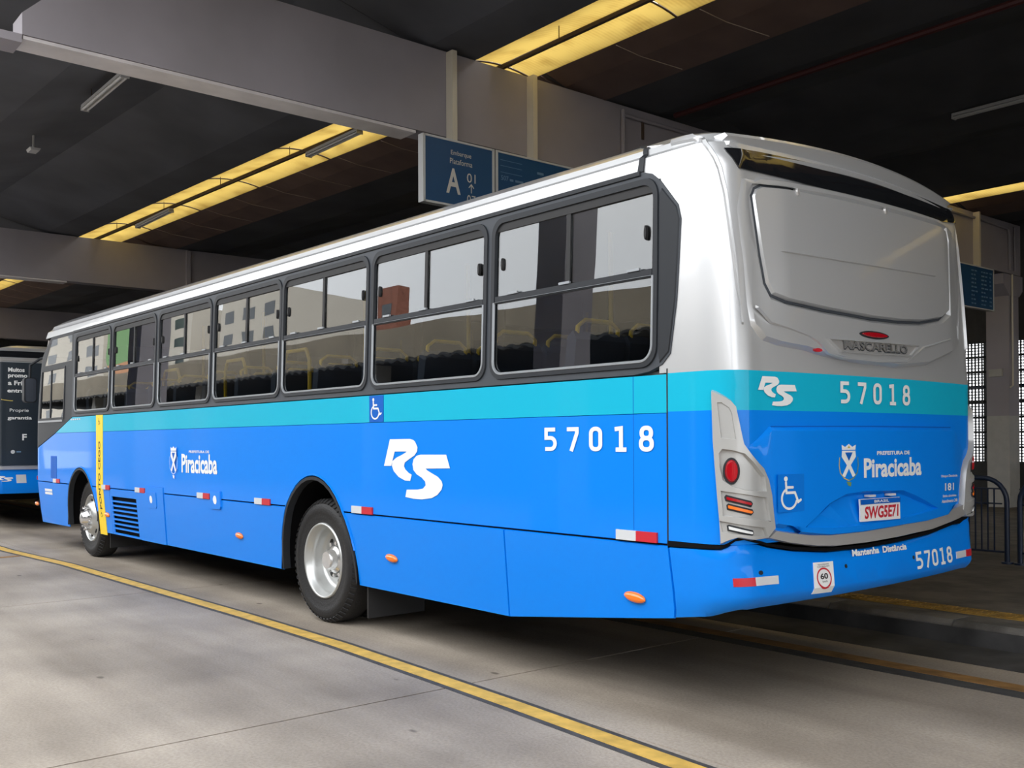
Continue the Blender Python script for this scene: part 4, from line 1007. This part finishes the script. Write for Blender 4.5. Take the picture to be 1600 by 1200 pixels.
for r_i in range(12):
    X = -1.0-.78*r_i
    for y in (.12, .58, 1.58, 2.02):
        if seat_proto is None:
            b = MB().prism([(X+.02, 1.42), (X+.10, 1.42), (X+.19, 2.08), (X+.16, 2.13), (X+.11, 2.10)], 'y', y, y+.42)
            seat_proto = b.build('passenger_seat', M['seat'], bus, False); sp0 = (X, y)
            cu_ = MB().box((X-.42, y, 1.36), (X+.08, y+.42, 1.45)).build('cushion', M['seat'], seat_proto, False)
            MB().tube([(X+.13, y+.03, 1.9), (X+.16, y+.04, 2.16), (X+.16, y+.10, 2.2), (X+.16, y+.32, 2.2), (X+.16, y+.38, 2.16), (X+.13, y+.39, 1.9)], .014, 8).build('grab_handle', M['pole'], seat_proto)
        else:
            o = seat_proto.copy(); C.objects.link(o); o.location = seat_proto.location+Vector((X-sp0[0], y-sp0[1], 0))
            for ch in list(seat_proto.children):
                c = ch.copy(); C.objects.link(c); c.parent = o
for X in (-1.45, -3.1, -4.74, -6.9, -8.6): MB().tube([(X, 1.06, 1.0), (X, 1.06, 2.94)], .017, 8).build('handrail', M['pole'], bus)
for (X, y) in ((-4.9, .3), (-6.2, .3), (-7.9, .3)):
    MB().tube([(X, y, 1.0), (X, y, 2.2), (X+.06, y, 2.3), (X+.42, y, 2.3), (X+.48, y, 2.2), (X+.48, y, 1.0)], .018, 8).build('handrail', M['pole'], bus)
ds = MB().box((-11.5, .35, 1.35), (-11.0, .85, 1.5)).build('driver_seat', M['seat'], bus)
MB().prism(rrect(.36, 1.45, .84, 2.25, .1), 'x', -11.0, -10.88).build('backrest', M['seat'], ds)

# ================================================================== second bus, parked ahead
OX = -15.42
bus2 = thing('city_bus', 'dark advert-covered rear of another bus, cut off by the left edge', 'bus', (OX-5, CY, 0))
patch('rear_shell', [(0, .93), (SR, .93), (SR, 2.92), (SR+.2, 2.92), (SR+.2, 3.3095), (-.2, 3.3095), (-.2, 2.92), (0, 2.92)], [M['blue'], M['strip'], M['silver']], bus2, -.02, 0, bands=[(1.05, 1), (1.16, 2)], back=False, dx=OX, sharp=16)
patch('roof', [(-11.5, 2.925), (-.21, 2.925), (-.21, 3.3095), (-11.5, 3.3095)], M['silver'], bus2, -.02, 0, back=False, dx=OX, sharp=16)
MB().box((OX-11.5, .02, .45), (OX+.0, .06, 3.0)).build('side_panel', M['blue'], bus2, False)
patch('side_stripe', rect(-11.3, 1.62, -.02, 1.82), M['teal'], bus2, -.004, .022, dx=OX)
patch('window_band', rect(-11.3, 1.823, -.2, 2.925), M['band'], bus2, -.004, .022, dx=OX)
for k in range(7): patch('side_window', rrect(-1.43-1.45*k, 1.90, -.11-1.45*k, 2.83, .07), M['gloss_black'], bus2, .015, .030, dx=OX)
MB().box((OX-11.5, W_-.06, .45), (OX+.0, W_-.02, 3.0)).build('side_panel', M['blue'], bus2, False)
MB().box((OX-11.5, .06, .5), (OX, W_-.06, .9)).build('chassis', M['under'], bus2, False)
for y in (.1, W_-.4):
    for X in (OX-3.8, OX-9.8): MB().lathe([(.0, 0), (.3, .01), (.505, .03), (.505, .27), (.3, .3), (0, .3)], (X, y, .505)).build('wheel', M['tyre'], bus2)
patch('bumper', [(.03,.62),(SR-.03,.62),(SR-.02,1.0),(.02,1.0)], M['blue'], bus2, -.02, .012, bev=.01, dx=OX)
patch('rear_strip', [(.3,1.03),(SR-.3,1.03),(SR-.3,1.09),(.3,1.09)], M['strip'], bus2, 0, .03, bev=.006, dx=OX)
ad = patch('advert_panel', rrect(.36, 1.10, SR-.36, 2.87, .08), M['ad_dark'], bus2, 0, .02, bev=.006, dx=OX)
patch('rear_glass_strip', rect(.36, 2.955, SR-.36, 3.06), M['gloss_black'], bus2, 0, .012, dx=OX)
patch('upper_strip', rect(.36, 2.885, SR-.36, 2.94), M['strip'], bus2, 0, .02, bev=.006, dx=OX)
decal('advert_line', stroke_polys([[(.40,2.29),(.50,2.22),(.62,2.205),(2.2,2.20)]], .012), M['gold'], ad, .0225, dx=OX)
for t_, a, b_, z0, z1 in (('Muitos', .575, .835, 2.70, 2.775), ('promo', .575, .88, 2.585, 2.655), ('a Fri', .575, .80, 2.47, 2.55), ('entra', .565, .83, 2.345, 2.405)):
    txt('advert_lettering', t_, a, b_, z0, z1, M['white'], ad, .0225, .035, dx=OX)
for t_, a, b_, z0, z1, bo in (('Proprie', .605, .90, 2.00, 2.07, .005), ('garantia', .575, .95, 1.87, 1.94, .03), ('F', .80, .87, 1.53, 1.64, .03)):
    txt('advert_lettering', t_, a, b_, z0, z1, M['white'], ad, .0225, bo, dx=OX)
decal('advert_mark', poly_VF(ellipse(.655, 1.335, .033, .033, 16)), M['grey_white'], ad, .0225, dx=OX)
decal('advert_mark', poly_VF(rect(.71, 1.325, .78, 1.345)), M['sign_dim'], ad, .0225, dx=OX)
decal('company_logo', fit(rs_logo(), .405, .66, .83, .925), M['white'], bus2, .016, dx=OX)
sk = patch('rear_sticker', rect(.705, .80, .86, .945), M['grey_white'], bus2, .01, .016, dx=OX)

# ================================================================== hanging signs on the near beam
def sign_fn(x): return lambda u, v, d=0.0: (x+d, u, v)
def hang_sign(label, y0, y1, z0, z1, x, posts, group=None):
    t = thing('platform_sign', label, 'sign', (x, (y0+y1)/2, z0), group)
    MB().box((x-.09, y0, z0), (x-.004, y1, z1)).build('board', M['sign_blue'], t, False)
    b = MB()
    for q in (((x-.095, y0-.02, z0-.02), (x+.004, y0+.012, z1+.02)), ((x-.095, y1-.012, z0-.02), (x+.004, y1+.02, z1+.02)), ((x-.095, y0, z1-.004), (x+.004, y1, z1+.02)), ((x-.095, y0, z0-.02), (x+.004, y1, z0+.004))):
        b.box(*q)
    b.build('frame', M['sign_edge'], t, False)
    for y in posts:
        MB().box((x-.135, y-.035, z1), (x-.005, y+.035, 6.11)).build('hanger_post', M['post'], t, False)
    return t
xs_ = XB+.13
s1 = hang_sign('blue hanging sign reading Embarque Plataforma, with a big letter A', 2.62, 3.635, 4.27, 5.02, xs_, [3.065])
F1 = sign_fn(xs_)
for t_, a, b_, z0, z1, m in (('Embarque', 3.00, 3.30, 4.845, 4.915, M['sign_text']), ('Plataforma', 2.985, 3.315, 4.755, 4.82, M['sign_text']), ('A', 2.93, 3.14, 4.40, 4.70, M['sign_text']), ('01', 3.235, 3.365, 4.57, 4.68, M['sign_text']), ('07', 3.235, 3.365, 4.31, 4.42, M['sign_text'])):
    txt('sign_lettering', t_, a, b_, z0, z1, m, s1, .001, .02 if t_ == 'A' else 0, fn=F1)
decal('sign_arrow', stroke_polys([[(3.30, 4.45), (3.30, 4.545)], [(3.265, 4.51), (3.30, 4.55), (3.335, 4.51)]], .012), M['sign_text'], s1, .001, fn=F1)
s2 = hang_sign('blue route list sign hung right beside the Embarque Plataforma sign', 3.70, 5.75, 4.27, 5.02, xs_, [4.33])
txt('sign_lettering', '507', 3.76, 3.88, 4.685, 4.745, M['sign_dim'], s2, .001, .01, fn=F1)
def lines(t, y0, y1, z, h, n, fn):
    random.seed(int(z*1000+y0*10)); out = []; y = y0
    for k in range(n):
        w = random.uniform(.05, .14)
        if y+w > y1: break
        out.append(poly_VF(rect(y, z, y+w, z+h))); y += w+.03
    if out: decal('sign_small_print', join(*out), M['sign_dim'], t, .001, fn=fn)
lines(s2, 3.90, 4.15, 4.69, .028, 3, F1); lines(s2, 4.35, 4.6, 4.85, .03, 4, F1); lines(s2, 4.35, 4.7, 4.74, .03, 3, F1); lines(s2, 4.75, 5.0, 4.86, .03, 2, F1)
for z in (4.93, 4.86, 4.78): decal('sign_small_print', poly_VF(rect(3.75, z, 4.1, z+.006)), M['sign_dim'], s2, .001, fn=F1)
s3 = hang_sign('blue route list sign hung by the concrete column at right', 15.2, 16.92, 4.14, 4.97, xs_, [16.35])
for k in range(9):
    lines(s3, 15.95, 16.28, 4.20+.083*k, .03, 2, F1); lines(s3, 16.38, 16.68, 4.20+.083*k, .03, 3, F1); lines(s3, 16.74, 16.86, 4.20+.083*k, .03, 1, F1)

# ================================================================== roof fittings
def tube_light(x0, x1, y, z, label):
    t = thing('fluorescent_light', label, 'light fixture', ((x0+x1)/2, y, z), 'fluorescent lights under the roof')
    MB().box((x0, y-.05, z+.02), (x1, y+.05, z+.06)).build('batten', M['fixture'], t, False)
    for s in (-.032, .032):
        MB().tube([(x0+.02, y+s, z), (x1-.02, y+s, z)], .016, 8).build('tube', M['tube_white'], t)
    for X in (x0, x1-.02): MB().box((X, y-.055, z-.02), (X+.02, y+.055, z+.03)).build('end_cap', M['fixture'], t, False)
    for X in (x0+.3, x1-.3): MB().tube([(X, y, z+.05), (X, y, 6.145 if 3 < y < 4 else 6.45)], .006, 6).build('hanger', M['rib'], t)
tube_light(-10.80, -9.16, .29, 6.07, 'white tube light under the dark roof at upper left, clear of the skylight')
tube_light(-10.81, -9.23, 3.72, 6.05, 'tube light hung along the skylight strip, nearer the blue sign')
tube_light(-17.8, -15.9, 3.43, 6.05, 'tube light hung along the skylight strip, at its far lower end')
tube_light(-3.41, -1.8, 10.03, 6.07, 'tube light under the dark roof at upper right, above the bus rear')
so = thing('ceiling_sensor', 'small white box fixed under the dark roof at far upper left', 'sensor', (-13.23, .24, 6.1))
MB().prism(rrect(-.09, 6.06, .09, 6.12, .02), 'x', -13.32, -13.14); b = MB(); b.prism([(.16, 6.08), (.32, 6.08), (.30, 6.04), (.18, 6.04)], 'x', -13.35, -13.12); b.build('housing', M['fixture'], so)
MB().tube([(-13.235, .24, 6.07), (-13.235, .24, 6.3)], .02, 8).build('stem', M['fixture'], so)

# ================================================================== navy railings on the platform
def railing(label, xa, xb, y, group=None):
    t = thing('safety_railing', label, 'railing', ((xa+xb)/2, y, .18), group)
    r = .11*2.2; zt = 1.065; r_ = .026
    path = [(xa, y, .18), (xa, y, zt-r)]+[(xa+r-r*math.cos(math.radians(15*i)), y, zt-r+r*math.sin(math.radians(15*i))) for i in range(1, 7)]
    path += [(xb-r+r*math.sin(math.radians(15*i)), y, zt-r+r*math.cos(math.radians(15*i))) for i in range(0, 7)]+[(xb, y, .18)]
    MB().tube(path, r_, 12).build('frame_tube', M['navy'], t)
    for z in (.30, .80, .955): MB().tube([(xa, y, z), (xb if z < .6 else xb-.05, y, z)], .009 if z > .4 else .012, 6).build('cross_wire', M['navy'], t)
    n = int((xb-xa-.16)/.066)
    for k in range(n):
        X = xb-.13-.066*k
        if X > xa+.06: MB().box((X-.006, y-.006, .30), (X+.006, y+.006, .955)).build('bar', M['navy'], t, False)
    for X in (xa, xb): MB().tube([(X, y, .18), (X, y, .20)], .06, 12).build('foot_plate', M['navy'], t)
railing('navy tube railing with thin bars beside the bus rear, on the platform', -3.4, -1.19, 6.6)
railing('navy tube railing at the right edge, starting where the first ends', -1.06, 1.2, 6.6)
